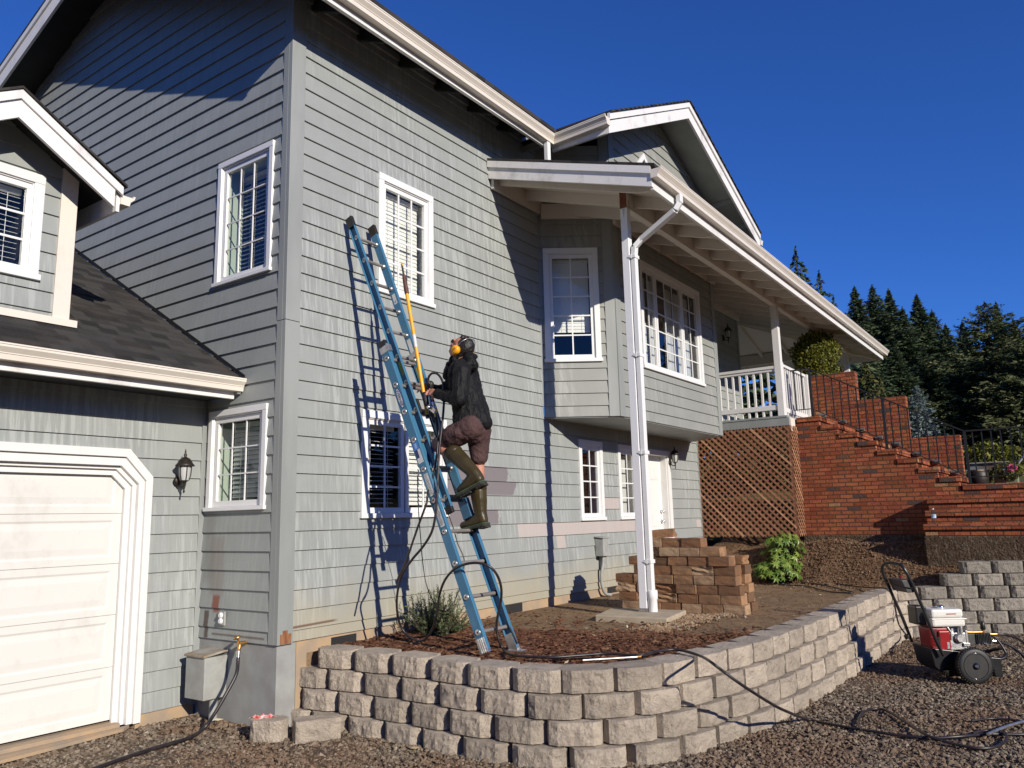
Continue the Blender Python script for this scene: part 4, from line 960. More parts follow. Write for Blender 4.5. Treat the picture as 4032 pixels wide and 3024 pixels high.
# ------------------------------------------------------------------ lattice under the deck
def lat_mat():
    b = NB('cedar_lattice'); r = b.n('ShaderNodeValToRGB'); a = b.n('ShaderNodeAttribute', attribute_name='rnd'); b.L(a.outputs['Fac'], r.inputs[0]); e = r.color_ramp.elements
    e[0].color = (.15,.062,.03,1); e[1].color = (.50,.26,.14,1); q = e.new(.65); q.color = (.28,.125,.062,1)
    col = b.mix(b.ramp(b.noise(18, 4), .45, .7, 0, .4), r.outputs[0], (.11,.05,.03)); return b.done(col, .85, b.noise((40,40,40), 4), .3, .003)
M['lattice'] = lat_mat()
lt = thing('lattice_screen', 'reddish brown diagonal wood lattice closing off the space under the deck', 'lattice', (13.73,4.7,1.2))
def lattice(fr, U0, U1, Z0, Z1, name):
    vs=[]; fs=[]; at=[]
    P = .083; W_ = .040
    for sgn,d0,d1 in ((-1,.008,.015),(1,.0,.0075)):
        c = -3.0
        while c < 6:
            # line z = Z0 + sgn*(u-U0) + c ; clip to the panel
            pts = []
            for u in (U0,U1):
                z = Z0+sgn*(u-U0)+c
                if Z0 <= z <= Z1: pts.append((u,z))
            for z in (Z0,Z1):
                u = U0+(z-Z0-c)*sgn
                if U0 < u < U1: pts.append((u,z))
            if len(pts) >= 2:
                (a,b_),(c2,d2) = sorted(pts)[0], sorted(pts)[-1]; L = math.hypot(c2-a,d2-b_)
                if L > .05:
                    tx,tz = (c2-a)/L,(d2-b_)/L; nx,nz_2 = -tz*W_/2, tx*W_/2; b0 = len(vs)
                    for dd in (d0,d1):
                        for (u,z) in ((a-nx,b_-nz_2),(c2-nx,d2-nz_2),(c2+nx,d2+nz_2),(a+nx,b_+nz_2)): vs.append(tuple(fr(min(max(u,U0),U1),z,dd)))
                    r_ = (.5 if sgn < 0 else .35)+.25*rng.random()+(.4 if sgn < 0 and rng.random() < .10 else 0); at += [r_]*8
                    fs += [[b0+i for i in q] for q in ((0,3,2,1),(4,5,6,7),(0,1,5,4),(1,2,6,5),(2,3,7,6),(3,0,4,7))]
            c += P*1.414
    fast(name, vs, fs, M['lattice'], lt, attr=at)
lattice(lambda u,z,d: V(13.735-d, 5.585-u, z), 0, 1.68, 1.2, 3.06, 'lattice_panel')
lattice(lambda u,z,d: V(13.75+u, 3.895-d, z), 0, .40, 1.2, 3.06, 'lattice_panel')
f = MB(); f.box(13.74, 13.79, 3.90, 3.95, .7, 3.07); f.build('lattice_post', M['lattice'], lt)
# dark soil and debris under the deck is the bank itself
# ------------------------------------------------------------------ wall lanterns, outlets, boxes
def lantern(label, x, Y, z, sc=1.0):
    L = thing('wall_lantern', label, 'wall lamp', (x,Y-.012,z), 'dark bronze wall lanterns')
    o = V(x, Y-.15*sc, z)
    f = MB(); f.lathe([(.055*sc,0),(.055*sc,.012),(.04*sc,.022),(.015*sc,.03)], (x,Y-.022,z-.10*sc), (0,-1,0), 14); f.bar((x,Y-.024,z-.17*sc),(x,Y-.024,z-.03*sc),.04*sc,.012); 
    f.build('back_plate', M['bronze'], L)
    arm = smoothpath([V(x,Y-.04,z-.12*sc),V(x,Y-.09*sc,z-.17*sc),V(x,Y-.14*sc,z-.16*sc),V(x,Y-.15*sc,z-.11*sc)], .01)
    f = MB(); f.tube(arm, .009*sc, 8); f.lathe([(.004,-.24*sc),(.012*sc,-.225*sc),(.007*sc,-.20*sc),(.016*sc,-.17*sc),(.010*sc,-.14*sc),(.03*sc,-.115*sc),(.05*sc,-.10*sc)], o, n=12); f.build('arm', M['bronze'], L)
    f = MB(); f.lathe([(.045*sc,-.10*sc),(.060*sc,-.05*sc),(.066*sc,.02*sc),(.066*sc,.06*sc)], o, n=16); f.build('lamp_glass', M['frost'], L)
    f = MB()
    for k in range(6):
        a = k*math.pi/3+.3; f.tube([o+V(math.cos(a)*r*sc,math.sin(a)*r*sc,h*sc) for r,h in ((.047,-.10),(.063,-.05),(.069,.02),(.069,.06))], .006*sc, 6)
    f.build('cage', M['bronze'], L)
    f = MB(); f.lathe([(.10*sc,.055*sc),(.105*sc,.065*sc),(.085*sc,.085*sc),(.07*sc,.115*sc),(.05*sc,.14*sc),(.022*sc,.155*sc),(.012*sc,.165*sc),(.020*sc,.18*sc),(.008*sc,.20*sc),(.010*sc,.215*sc),(.002*sc,.25*sc)], o, n=16); f.build('cap', M['bronze'], L)
q = PY(400, 1018, YG-.15); lantern('black carriage lantern on the wall between the garage door and the corner', q.x, YG-.02, q.z, .82)
q = PY(1459, 988, Y0-.15); lantern('black carriage lantern beside the white entry door under the bay', q.x, Y0-.02, q.z, .80)
q = PY(1573, 720, Y0-.15); lantern('black carriage lantern in deep shade on the porch wall above the deck', q.x, Y0-.02, q.z, .85)
M['boxg'] = simple('grey_utility_paint', (.33,.34,.32), (.27,.27,.25), 9, .6, bump=.2); M['boxrust'] = simple('rusty_box_lid', (.24,.18,.12), (.33,.33,.30), 8, .7)
ub = thing('utility_box', 'grey painted utility box with a rusty lid on the foundation beside the spigot', 'utility box', (4.40,6.40,.2))
f = MB(); f.box(4.20, 4.424, 6.27, 6.55, .125, .475); f.build('box_body', M['boxg'], ub, .006)
f = MB(); f.prism([(4.185,6.26,.476),(4.185,6.56,.476),(4.424,6.56,.505),(4.424,6.26,.505)], (0,0,.02)); f.build('box_lid', M['boxrust'], ub, .004)
f = MB(); f.lathe([(.036,-.12),(.036,.124)], (4.34,6.33,0), n=14); f.build('conduit', M['boxg'], ub)
ol = thing('outdoor_outlet', 'small grey weatherproof outlet on the stained side wall above the utility box', 'outlet', (4.40,6.33,.79))
f = MB(); f.box(4.385, 4.404, 6.285, 6.37, .725, .845); f.build('cover_plate', M['boxg'], ol, .003)
f = MB()
for z in (.762,.812): f.lathe([(.026,0),(.026,.012),(.018,.02)], (4.3845,6.327,z), (-1,0,0), 14); 
f.build('outlet_cover', M['vinyl'], ol)
sp = thing('water_spigot', 'brass outdoor spigot with a black hose attached at the house corner', 'spigot', (4.42,6.0,.62))
f = MB(); f.tube([(4.43,6.0,.60),(4.33,6.0,.60)], .016, 10); f.tube([(4.35,6.0,.60),(4.345,6.0,.56),(4.33,5.99,.535)], .017, 10); f.build('valve', M['brass'], sp)
f = MB(); f.lathe([(.008,0),(.008,.04),(.032,.045),(.034,.055),(.03,.062)], (4.345,6.0,.60), (-.35,.2,1), 10); f.build('spigot_handle', M['brass'], sp)
mb_ = thing('meter_box', 'grey electrical box with a conduit bending down on the front wall', 'electrical box', (9.87,Y0,1.1))
f = MB(); f.box(9.80, 9.96, Y0-.155, Y0-.022, 1.055, 1.30); f.build('box_body', M['boxg'], mb_, .008)
f = MB(); f.prism([(9.785,Y0-.17,1.296),(9.975,Y0-.17,1.296),(9.975,Y0-.022,1.315),(9.785,Y0-.022,1.315)], (0,0,.012)); f.build('box_lid', M['boxg'], mb_, .003)
f = MB(); f.tube(smoothpath([V(9.90,Y0-.09,1.055),V(9.885,Y0-.09,.95),V(9.855,Y0-.075,.80),V(9.86,Y0-.075,.66),V(9.93,Y0-.08,.545),V(10.05,Y0-.10,.515)], .02), .021, 10); f.build('conduit', M['boxg'], mb_)
f = MB(); f.box(9.90, 9.98, Y0-.10, Y0-.022, .89, 1.05); f.build('junction', M['boxg'], mb_, .004)
# ------------------------------------------------------------------ extension ladder
def LP(s, x, off=0.0): return V(x, 3.962+.3668*s-.9303*off, .56+.9303*s+.3668*off)
M['blue'] = white_mat('blue_fibreglass', (.042,.150,.255), (.12,.24,.34), .6, .45)
M['bluein'] = simple('dark_blue_fibreglass', (.022,.085,.16), (.03,.11,.20), 10, .45)
M['sticker'] = simple('white_sticker', (.62,.62,.60), (.52,.52,.50), 30, .5); M['ink'] = simple('printed_ink', (.05,.05,.06), (.08,.08,.09), 40, .6)
M['logoblue'] = simple('dark_blue_print', (.015,.025,.12), (.02,.03,.14), 30, .4); M['lblue'] = simple('bright_blue_print', (.03,.16,.50), (.04,.2,.55), 30, .4)
M['yellow'] = simple('yellow_plastic', (.85,.40,.012), (.75,.33,.012), 9, .35); M['cautiony'] = simple('faded_caution_yellow', (.36,.36,.06), (.22,.24,.05), 40, .5)
ld = thing('extension_ladder', 'blue fibreglass extension ladder leaning on the front wall below the upper window', 'ladder', (5.34,3.95,.53))
BLx = lambda s: 5.140-.038*s
BRx = lambda s: 5.548-.040*s
FLx = lambda s: 5.193-.0466*(s-1.6)
FRx = lambda s: 5.500-.022*s
def rail(name, xf, s0, s1, sg, oc, dep=.043, fl=.036):
    f = MB()
    def piece(x0, x1, o0, o1):
        f.hexa([LP(s,xf(s)+sg*xx,oc+oo) for s in (s0,s1) for xx,oo in ((x0,o0),(x1,o0),(x1,o1),(x0,o1))])
    piece(0,.005,-dep,dep); piece(.005,fl,-dep,-dep+.005); piece(.005,fl,dep-.005,dep)
    return f.build(name, M['blue'], ld, .0015)
bl_ = rail('base_rail', BLx, .02, 2.82, 1, 0); br2 = rail('base_rail', BRx, -.03, 2.80, -1, 0)
fl_ = rail('fly_rail', lambda s: FLx(s)+.032, 1.22, 4.20, -1, .022, .040, .032); fr_ = rail('fly_rail', lambda s: FRx(s)-.032, 1.22, 4.20, 1, .022, .040, .032)
BS = [.162,.452,.738,1.018,1.30,1.585,1.865,2.14,2.41,2.68]; FS = [1.32,1.60,1.885,2.162,2.44,2.711,2.984,3.248,3.516,3.780,4.044]
def plates(xf, ss, oc, par, sg):
    for s in ss:
        f = MB(); f.lathe([(.027,0),(.027,.003),(.022,.006),(.013,.006)], LP(s,xf(s)-sg*.0002,oc), (-sg,0,0), 16); o = f.build('rung_plate', M['steel'], par)
        g = MB(); g.lathe([(.0125,.0062),(.0125,.0075)], LP(s,xf(s)-sg*.0002,oc), (-sg,0,0), 3); g.build('rung_hole', M['black'], par)
for s in BS:
    f = MB(); f.tube([LP(s,BLx(s)+.004), LP(s,BRx(s)-.004)], .0165, 12); f.build('rung', M['rung'], ld)
for s in FS:
    f = MB(); f.tube([LP(s,FLx(s)+.030,.022), LP(s,FRx(s)-.030,.022)], .0155, 12); f.build('rung', M['rung'], ld)
plates(BLx, BS, 0, bl_, 1); plates(lambda s: FLx(s)+.0268, FS, .022, fl_, 1)
for s in FS:                                      # collars on the inside of the far rail
    f = MB(); f.lathe([(.024,0),(.024,.01),(.017,.02)], LP(s,FRx(s)-.0325,.022), (-1,0,0), 12); f.build('rung_collar', M['steel'], fr_)
for s in BS:
    f = MB(); f.lathe([(.025,0),(.025,.01),(.018,.02)], LP(s,BRx(s)-.006,0), (-1,0,0), 12); f.build('rung_collar', M['black'] if s > .3 else M['steel'], br2)
def slab_on(par, name, mat, xf, s0, s1, o0, o1, x0, x1, bev=.002):
    f = MB(); f.hexa([LP(s,xf(s)+xx,oo) for s in (s0,s1) for xx,oo in ((x0,o0),(x1,o0),(x1,o1),(x0,o1))]); return f.build(name, mat, par, bev)
slab_on(ld, 'foot_sleeve', M['steel'], BLx, -.005, .115, -.042, .042, -.006, .038)
for q in (-.02,.0,.02): slab_on(ld, 'foot_rib', M['steel'], BLx, .0, .114, q-.004, q+.004, -.010, -.0062)
slab_on(ld, 'foot_sleeve', M['steel'], BRx, -.055, .10, -.042, .042, -.036, .006)
f = MB(); f.box(BRx(0)-.05, BRx(0)+.04, 3.86, 4.0, .512, .53); f.prism([(BRx(0)-.02,3.88,.53),(BRx(0)-.02,3.99,.53),(BRx(0)-.02,3.945,.61)], (.012,0,0)); f.build('ladder_shoe', M['steel'], ld, .003)
f = MB(); f.tube([LP(.20,BRx(.2)-.03,.03), LP(.0,BRx(0)-.03,.06)], .007, 6); f.build('brace', M['black'], ld)
slab_on(ld, 'slide_bracket', M['steel'], BLx, 2.735, 2.80, -.045, .064, -.007, .042); slab_on(ld, 'slide_bracket', M['steel'], BRx, 2.74, 2.79, -.045, .064, -.042, .006)
slab_on(ld, 'rail_cap', M['black'], BLx, 2.80, 2.86, -.04, .04, -.002, .036)
slab_on(ld, 'rail_cap', M['black'], FLx, 4.16, 4.275, -.022, .066, -.003, .035, .006); slab_on(ld, 'rail_cap', M['bronze'], FRx, 4.16, 4.275, -.022, .066, -.035, .003, .006)
slab_on(ld, 'fly_foot', M['rubber'], FLx, 1.17, 1.235, -.014, .06, -.003, .034, .004); slab_on(ld, 'rung_lock', M['bluein'], FRx, 1.12, 1.30, -.02, .075, -.05, .006, .006)
slab_on(ld, 'rung_lock', M['bronze'], FLx, 2.10, 2.25, .055, .075, .02, .05, .006)
# stickers and print on the outer side of the near rail
def on_rail(s, off, lift=.0006):                  # frame: local x runs down the rail (text reads downwards), y towards the wall
    o = LP(s, BLx(s)-lift, off); dn = (LP(0,BLx(0))-LP(1,BLx(1))).normalized(); nrm = V(-1,0,0); nrm = (nrm-dn*nrm.dot(dn)).normalized(); y = nrm.cross(dn)
    return Matrix(((dn.x,y.x,nrm.x,o.x),(dn.y,y.y,nrm.y,o.y),(dn.z,y.z,nrm.z,o.z),(0,0,0,1)))
def disc(name, mat, M4, rx, ry, par, z=0):
    f = MB(); n = 32; f.prism([M4 @ V(rx*math.cos(2*math.pi*k/n), ry*math.sin(2*math.pi*k/n), z) for k in range(n)], (M4.to_3x3() @ V(0,0,.0006))); return f.build(name, mat, par)
def plate4(name, mat, M4, x0, x1, y0, y1, par, z=0):
    f = MB(); f.prism([M4 @ V(a,b_,z) for a,b_ in ((x0,y0),(x1,y0),(x1,y1),(x0,y1))], (M4.to_3x3() @ V(0,0,.0006))); return f.build(name, mat, par)
A_ = on_rail(2.275, .0)
disc('maker_badge', M['logoblue'], A_, .102, .030, bl_); disc('maker_badge', M['sticker'], A_, .092, .022, bl_, .0008)
text_mesh('WERNER', 'maker_lettering', M['logoblue'], bl_, A_ @ Matrix.Translation((0,-.001,.0017)), .040, .0006)
A_ = on_rail(1.74, .0)
plate4('warning_label', M['lblue'], A_, -.10,-.03,-.030,.026, bl_); plate4('warning_label', M['logoblue'], A_, -.028,.045,-.030,.002, bl_); plate4('warning_label', M['sticker'], A_, -.028,.095,.003,.030, bl_); plate4('warning_label', M['sticker'], A_, .046,.095,-.030,.003, bl_)
text_mesh('300', 'label_lettering', M['sticker'], bl_, A_ @ Matrix.Translation((-.065,-.002,.0012)), .032)
for s0 in (1.44, 1.16):
    A_ = on_rail(s0, .003); plate4('instruction_label', M['sticker'], A_, -.10,.10,-.022,.024, bl_)
    f = MB()
    for j in range(16):
        x = -.092+.0115*j; y0 = -.018; y1 = .018-.012*rng.random()
        f.prism([A_ @ V(a,b_,.0008) for a,b_ in ((x,y0),(x+.0045,y0),(x+.0045,y1),(x,y1))], A_.to_3x3() @ V(0,0,.0003))
    f.build('label_print', M['ink'], bl_)
def on_far(s, off):
    o = LP(s, FRx(s)-.0328, off); dn = (LP(0,FRx(0))-LP(1,FRx(1))).normalized(); nrm = V(-1,0,0); nrm = (nrm-dn*nrm.dot(dn)).normalized(); y = nrm.cross(dn)
    return Matrix(((dn.x,y.x,nrm.x,o.x),(dn.y,y.y,nrm.y,o.y),(dn.z,y.z,nrm.z,o.z),(0,0,0,1)))
A_ = on_far(2.56,.022); plate4('caution_label', M['cautiony'], A_, -.075,.075,-.024,.024, fr_); text_mesh('CAUTION', 'caution_lettering', M['ink'], fr_, A_ @ Matrix.Translation((0,0,.001)), .030)
A_ = on_far(2.85,.022); plate4('instruction_label', M['sticker'], A_, -.09,.09,-.022,.022, fr_)
A_ = on_far(3.40,.022); plate4('instruction_label', M['sticker'], A_, -.055,.055,-.020,.020, fr_); text_mesh('\u2193', 'arrow_mark', M['ink'], fr_, A_ @ Matrix.Translation((.03,0,.001)) @ Matrix.Rotation(R(90),4,'Z'), .04)
slab_on(fl_, 'faded_label', M['cautiony'], FLx, 2.52, 2.66, .002, .046, .0255, .0266, 0)
# ------------------------------------------------------------------ person on the ladder
def J(x, y, X): return PX((1300+x/2.37)/OPX, (1300+y/2.37)/OPX, X)
def K(x, y, X): return PX((1300+x/2.0733)/OPX, (1900+y/2.0733)/OPX, X)
def organic(o, vox, smooth=6, disp=0, dsize=.05):
    m_ = o.modifiers.new('remesh','REMESH'); m_.mode = 'VOXEL'; m_.voxel_size = vox; m_.use_smooth_shade = True
    s_ = o.modifiers.new('smooth','SMOOTH'); s_.factor = .5; s_.iterations = smooth
    if disp:
        t = bpy.data.textures.new('folds','CLOUDS'); t.noise_scale = dsize; t.noise_depth = 2
        d = o.modifiers.new('folds','DISPLACE'); d.texture = t; d.strength = disp; d.mid_level = .5
    return o
def cloth_mat(name, c1, c2, rough=.7, bs=.35, fold=(16,16,9), fine=220, bd=.012, spec=.3):
    b = NB(name); col = b.mix(b.ramp(b.noise(5, 4), .35, .65), c1, c2)
    return b.done(col, rough, b.math('ADD', b.noise(fold, 3, .5), b.math('MULTIPLY', b.noise(fine, 2), .08)), bs, bd, spec=spec)
M['skin'] = simple('skin', (.48,.22,.145), (.40,.165,.105), 14, .5, bump=.08)
M['jacket'] = cloth_mat('black_rain_jacket', (.0075,.0075,.008), (.012,.012,.0125), .62, .75, (26,26,10), 200, .028, .18)
M['shorts'] = cloth_mat('brown_cargo_shorts', (.085,.046,.044), (.062,.034,.033), .85, .8, (34,34,22), 300, .02)
M['boot'] = cloth_mat('olive_rubber_boot', (.050,.037,.015), (.036,.027,.011), .34, .25, (14,14,10), 60, .012)
M['sole'] = simple('boot_sole', (.035,.034,.022), (.022,.022,.016), 30, .7, bump=.4); M['solerim'] = simple('boot_green_rim', (.055,.11,.065), (.045,.085,.05), 20, .5)
M['hair'] = simple('black_hair', (.008,.007,.006), (.016,.013,.011), 60, .45, bump=.6, bd=.006)
pe = thing('person', 'person in a black jacket, brown shorts and rubber boots climbing the ladder with earmuffs on', 'person', tuple(K(1240,380,5.47)))
XT = 5.37
bd = MB()
hc = J(1225,168,XT)
tilt = Matrix.Rotation(R(40),4,'X').to_3x3()
bd.ell(hc, (.074,.098,.112), tilt)
def H(dy, dz, dx=0): return hc+tilt @ V(dx, dy, dz)                # head frame: +y is the way the face looks
bd.ell(H(.030,-.060), (.056,.066,.062), tilt); bd.caps(H(.088,.020), H(.083,-.07), .016, .024); bd.ell(H(.084,-.088), (.026,.022,.020), tilt)      # face, chin
bd.caps(H(.098,.012), H(.118,-.030), .008, .0135); bd.ell(H(.104,-.036), (.019,.014,.010), tilt); bd.ell(H(.098,-.060), (.024,.013,.008), tilt); bd.ell(H(.096,-.071), (.021,.012,.007), tilt)
bd.caps(H(.082,.030,-.05), H(.090,.030,.05), .012, .012)
for sx in (-1,1):
    bd.ell(H(.0,-.012,sx*.076), (.012,.024,.034), tilt); bd.ell(H(.070,-.025,sx*.036), (.026,.022,.026), tilt)
bd.caps(J(1240,215,XT), J(1215,330,XT), .056, .062)               # neck
SH_L, SH_R = J(1230,400,5.175), J(1240,400,5.565)
EL_L, EL_R = J(1205,645,5.12), J(1075,575,5.50)
WR_L, WR_R = J(1000,592,5.215), J(885,538,5.42)
HIP_L, HIP_R = J(1305,905,5.275), J(1385,925,5.455)
KN_L, AN_L = J(1015,1070,5.25), J(1375,1355,5.27)
KN_R, AN_R = J(1378,1165,5.47), K(1224,268,5.475)
bd.caps(J(1245,420,XT), J(1300,760,XT), .105, .11, 1.35); bd.caps(J(1300,760,XT), J(1335,890,XT), .115, .12, 1.25)
for s_,e_,w_ in ((SH_L,EL_L,WR_L),(SH_R,EL_R,WR_R)): bd.caps(s_,e_,.052,.042); bd.caps(e_,w_,.042,.029)
bd.caps(HIP_L,KN_L,.088,.060); bd.ell(KN_L+V(0,.012,.0),(.060,.066,.066)); bd.caps(KN_L,KN_L.lerp(AN_L,.35),.060,.058); bd.caps(KN_L.lerp(AN_L,.3),AN_L,.056,.038)
bd.caps(HIP_R,KN_R,.088,.060); bd.caps(KN_R,KN_R.lerp(AN_R,.35),.056,.055); bd.caps(KN_R.lerp(AN_R,.3),AN_R,.055,.038)
def hand(wr, fdir, pal, curl, thumb_side):
    # fdir: towards the fingertips; pal: the way the palm looks; finger spread axis is their cross product
    f_ = fdir.normalized(); p_ = (pal-f_*pal.dot(f_)).normalized(); sd_ = f_.cross(p_)*thumb_side
    c = wr+f_*.045
    for q in (-.027,-.009,.009,.027): bd.caps(wr+f_*.008+sd_*q*.7, wr+f_*.088+sd_*q, .0135, .0120)
    for i,(q,L_) in enumerate(((.029,.070),(.010,.080),(-.010,.075),(-.029,.058))):
        a = wr+f_*.088+sd_*q; d = f_; r_ = .0095
        for k in range(3):
            ang = curl*(.75+.25*k); ax = sd_*thumb_side; d = (Matrix.Rotation(-ang,3,ax) @ d).normalized() if True else d
            if (d.dot(p_)) < 0 and k == 0: d = (Matrix.Rotation(2*ang,3,ax) @ d).normalized()
            b_ = a+d*L_*(.44,.32,.24)[k]; bd.caps(a,b_,r_,r_-.0009); a = b_; r_ -= .0009
    a = wr+f_*.022+sd_*.026; b_ = a+(f_*.6+sd_*.75+p_*.35).normalized()*.036; bd.caps(a,b_,.0135,.0115); c2 = b_+(f_*.75+p_*.75+sd_*.05).normalized()*.030; bd.caps(b_,c2,.0110,.0095); bd.caps(c2, c2+(f_*.5+p_*.85).normalized()*.024, .0095,.0085)
gl_t = J(940,520,5.22); gl_b = J(985,760,5.22)
fwd = (J(905,572,5.235)-WR_L).normalized()
hand(WR_L+fwd*.004, fwd, V(.75,.35,-.25), .85, 1)
fwd2 = (J(838,523,5.40)-WR_R).normalized()
hand(WR_R, fwd2, V(-.2,.25,-.95), .62, -1)
pb = organic(bd.build('body', M['skin'], pe), .0058, 3)
jk = MB()
jk.caps(J(1240,395,XT), J(1265,560,XT), .118, .132, 1.38); jk.caps(J(1265,560,XT), J(1312,760,XT), .132, .146, 1.28); jk.caps(J(1300,740,XT), J(1322,860,XT), .140, .158, 1.22)
jk.caps(J(1330,700,XT), J(1395,855,XT), .105, .095, 1.45)
jk.caps(SH_L, SH_R, .078, .078); jk.caps(J(1235,330,5.27), SH_L, .070, .078); jk.caps(J(1235,330,5.47), SH_R, .070, .078)
for s_,e_,w_ in ((SH_L,EL_L,WR_L),(SH_R,EL_R,WR_R)):
    jk.caps(s_,e_,.080,.066); jk.caps(e_,w_.lerp(e_,.06),.066,.046); jk.caps(w_.lerp(e_,.16), w_.lerp(e_,.04),.048,.047)
for a in range(9):                                # collar ring and the hood hanging behind
    an = a/8*math.pi*2; c = J(1218,300,XT); jk.ell(c+V(.085*math.cos(an),.078*math.sin(an),.008+.018*math.sin(an)), (.026,.026,.038), n=6)
jk.caps(J(1110,320,XT-.05), J(1100,430,XT-.03), .030, .05); jk.caps(J(1110,320,XT+.05), J(1100,430,XT+.03), .030, .05)
for dx in (-.10,-.05,0,.05,.10): jk.caps(J(1300,262,XT+dx), J(1330,335,XT+dx*.8), .050, .050)
jk.ell(J(1318,235,XT), (.085,.030,.03), n=8)
oj = organic(jk.build('jacket', M['jacket'], pe), .008, 5, .026, .06)
sh = MB()
sh.caps(J(1315,850,XT), J(1345,905,XT), .122, .128, 1.28)
kl = HIP_L.lerp(KN_L,.58); sh.caps(HIP_L, kl, .116, .092); sh.caps(HIP_L.lerp(KN_L,.34), HIP_L.lerp(KN_L,.56), .108, .103, 1.1); sh.caps(J(1100,1000,5.185),J(1190,955,5.18),.034,.040)
kr = J(1390,1190,5.465); sh.caps(HIP_R, kr, .112, .076, 1.1); sh.caps(J(1300,930,5.3), J(1385,990,5.44), .105, .10)
os_ = organic(sh.build('shorts', M['shorts'], pe), .010, 4, .016, .05)
# boots
def boot(top_, ank, heel, ball, toe, label):
    b = MB(); d = (ank-top_)
    b.caps(top_, top_.lerp(ank,.5), .076, .070); b.caps(top_.lerp(ank,.45), ank, .071, .056); b.caps(ank, heel, .058, .050); b.caps(ank.lerp(heel,.3), ball, .054, .047, 1.0); b.caps(heel, ball, .047, .047); b.caps(ball, toe, .047, .033)
    # flat rim at the top of the shaft
    o = b.build('boot', M['boot'], pe, label=label); organic(o, .0085, 4, .006, .08)
    ax = d.normalized(); r = MB(); n = 20; u = ax.orthogonal().normalized(); v = ax.cross(u)
    r.lathe([(.066,-.048),(.0775,-.050),(.079,-.02),(.078,.012),(.075,.016)], top_, ax, 20); r.build('boot_cuff', M['boot'], o)
    c2 = MB(); c2.lathe([(.067,-.046),(.067,-.052)], top_, ax, 20); c2.build('boot_mouth', M['dark'], o)
    dn = (ball-ank); fd = (toe-heel).normalized(); up = (ank-heel); up = (up-fd*up.dot(fd)).normalized(); sd_ = fd.cross(up)
    s = MB(); t = MB()
    def outline(w, z0, z1, grow):
        P = []
        for tt,ww in ((-.06,.028),(-.03,.040),(.05,.043),(.14,.040),(.22,.050),(.29,.050),(.345,.036),(.365,.018)): P.append((tt,ww+grow))
        L_ = (toe-heel).length+.07; k_ = L_/.365
        q = [heel+fd*(tt*k_)+sd_*ww for tt,ww in P]+[heel+fd*(tt*k_)-sd_*ww for tt,ww in reversed(P)]
        return [p+up*z0 for p in q], up*(z1-z0)
    pts, off = outline(0,-.058,-.036,.004); s.prism(pts, off); sb = s.build('sole', M['sole'], o, .003)
    pts, off = outline(0,-.036,-.030,.0055); t.prism(pts, off); t.build('sole_rim', M['solerim'], o)
    h_ = MB(); L_ = (toe-heel).length
    for k in range(9):
        tt = -.045+k*.038
        if .055 < tt < .13: continue
        c = heel+fd*tt*((L_+.07)/.365)-up*.066; h_.bar(c-sd_*.040, c+sd_*.040, .022, .016, up)
    h_.build('tread', M['sole'], o)
boot(J(1160,1150,5.255), J(1345,1335,5.265), J(1388,1392,5.27), J(1265,1455,5.26), J(1210,1490,5.255), 'raised boot with its toe pointing down to the rung')
boot(J(1380,1480,5.475), K(1228,255,5.475), K(1245,305,5.475), K(1150,335,5.472), K(1085,350,5.47), 'lower boot standing on the rung')
# hair, glasses, ear defenders
hr = MB()
hr.ell(H(-.032,.022), (.080,.090,.100), tilt); hr.ell(H(-.050,-.025), (.072,.055,.075), tilt); hr.caps(H(.028,.094,-.035), H(.028,.094,.035), .020, .020); hr.caps(H(-.06,-.07,-.03), H(-.06,-.07,.03), .035, .035)
ho = organic(hr.build('hair', M['hair'], pe), .007, 2, .011, .018)
gl = MB(); 
for sx in (-1,1):
    gl.bar(H(.098,.010,sx*.010), H(.090,.010,sx*.064), .007, .032, tilt @ V(0,0,1)); gl.tube([H(.090,.018,sx*.068), H(.02,.014,sx*.080), H(-.01,.0,sx*.080)], .004, 6)
gl.bar(H(.100,.020,-.014), H(.100,.020,.014), .006, .006); gl.build('glasses', M['black'], pe, .004)
mu = MB(); ec = H(-.030,-.018,-.080)
mu.lathe([(.040,0),(.043,.012),(.041,.030),(.034,.040),(.018,.044)], ec, (-1,0,0), 20); em = mu.build('ear_muff', M['yellow'], pe, label='bright yellow ear muff cup')
text_mesh('X5A', 'muff_lettering', M['rawend'], em, Matrix.Translation(ec+V(-.0448,0,0)) @ Matrix(((0,0,-1,0),(-.8,.6,0,0),(.6,.8,0,0),(0,0,0,1))), .022)
mu = MB(); mu.lathe([(.040,0),(.043,.012),(.041,.030),(.034,.040)], H(-.030,-.018,.080), (1,0,0), 20); mu.build('ear_muff', M['yellow'], pe)
mu = MB(); mu.lathe([(.041,-.014),(.043,-.002)], ec, (-1,0,0), 20); mu.build('ear_cushion', M['rubber'], pe)
mu = MB(); mu.tube(smoothpath([H(-.030,.03,-.097), H(-.04,.075,-.094), H(-.045,.115,-.055), H(-.05,.124,0), H(-.045,.115,.055), H(-.04,.075,.094), H(-.030,.03,.097)], .01), .0035, 6); mu.build('headband', M['steel'], pe)
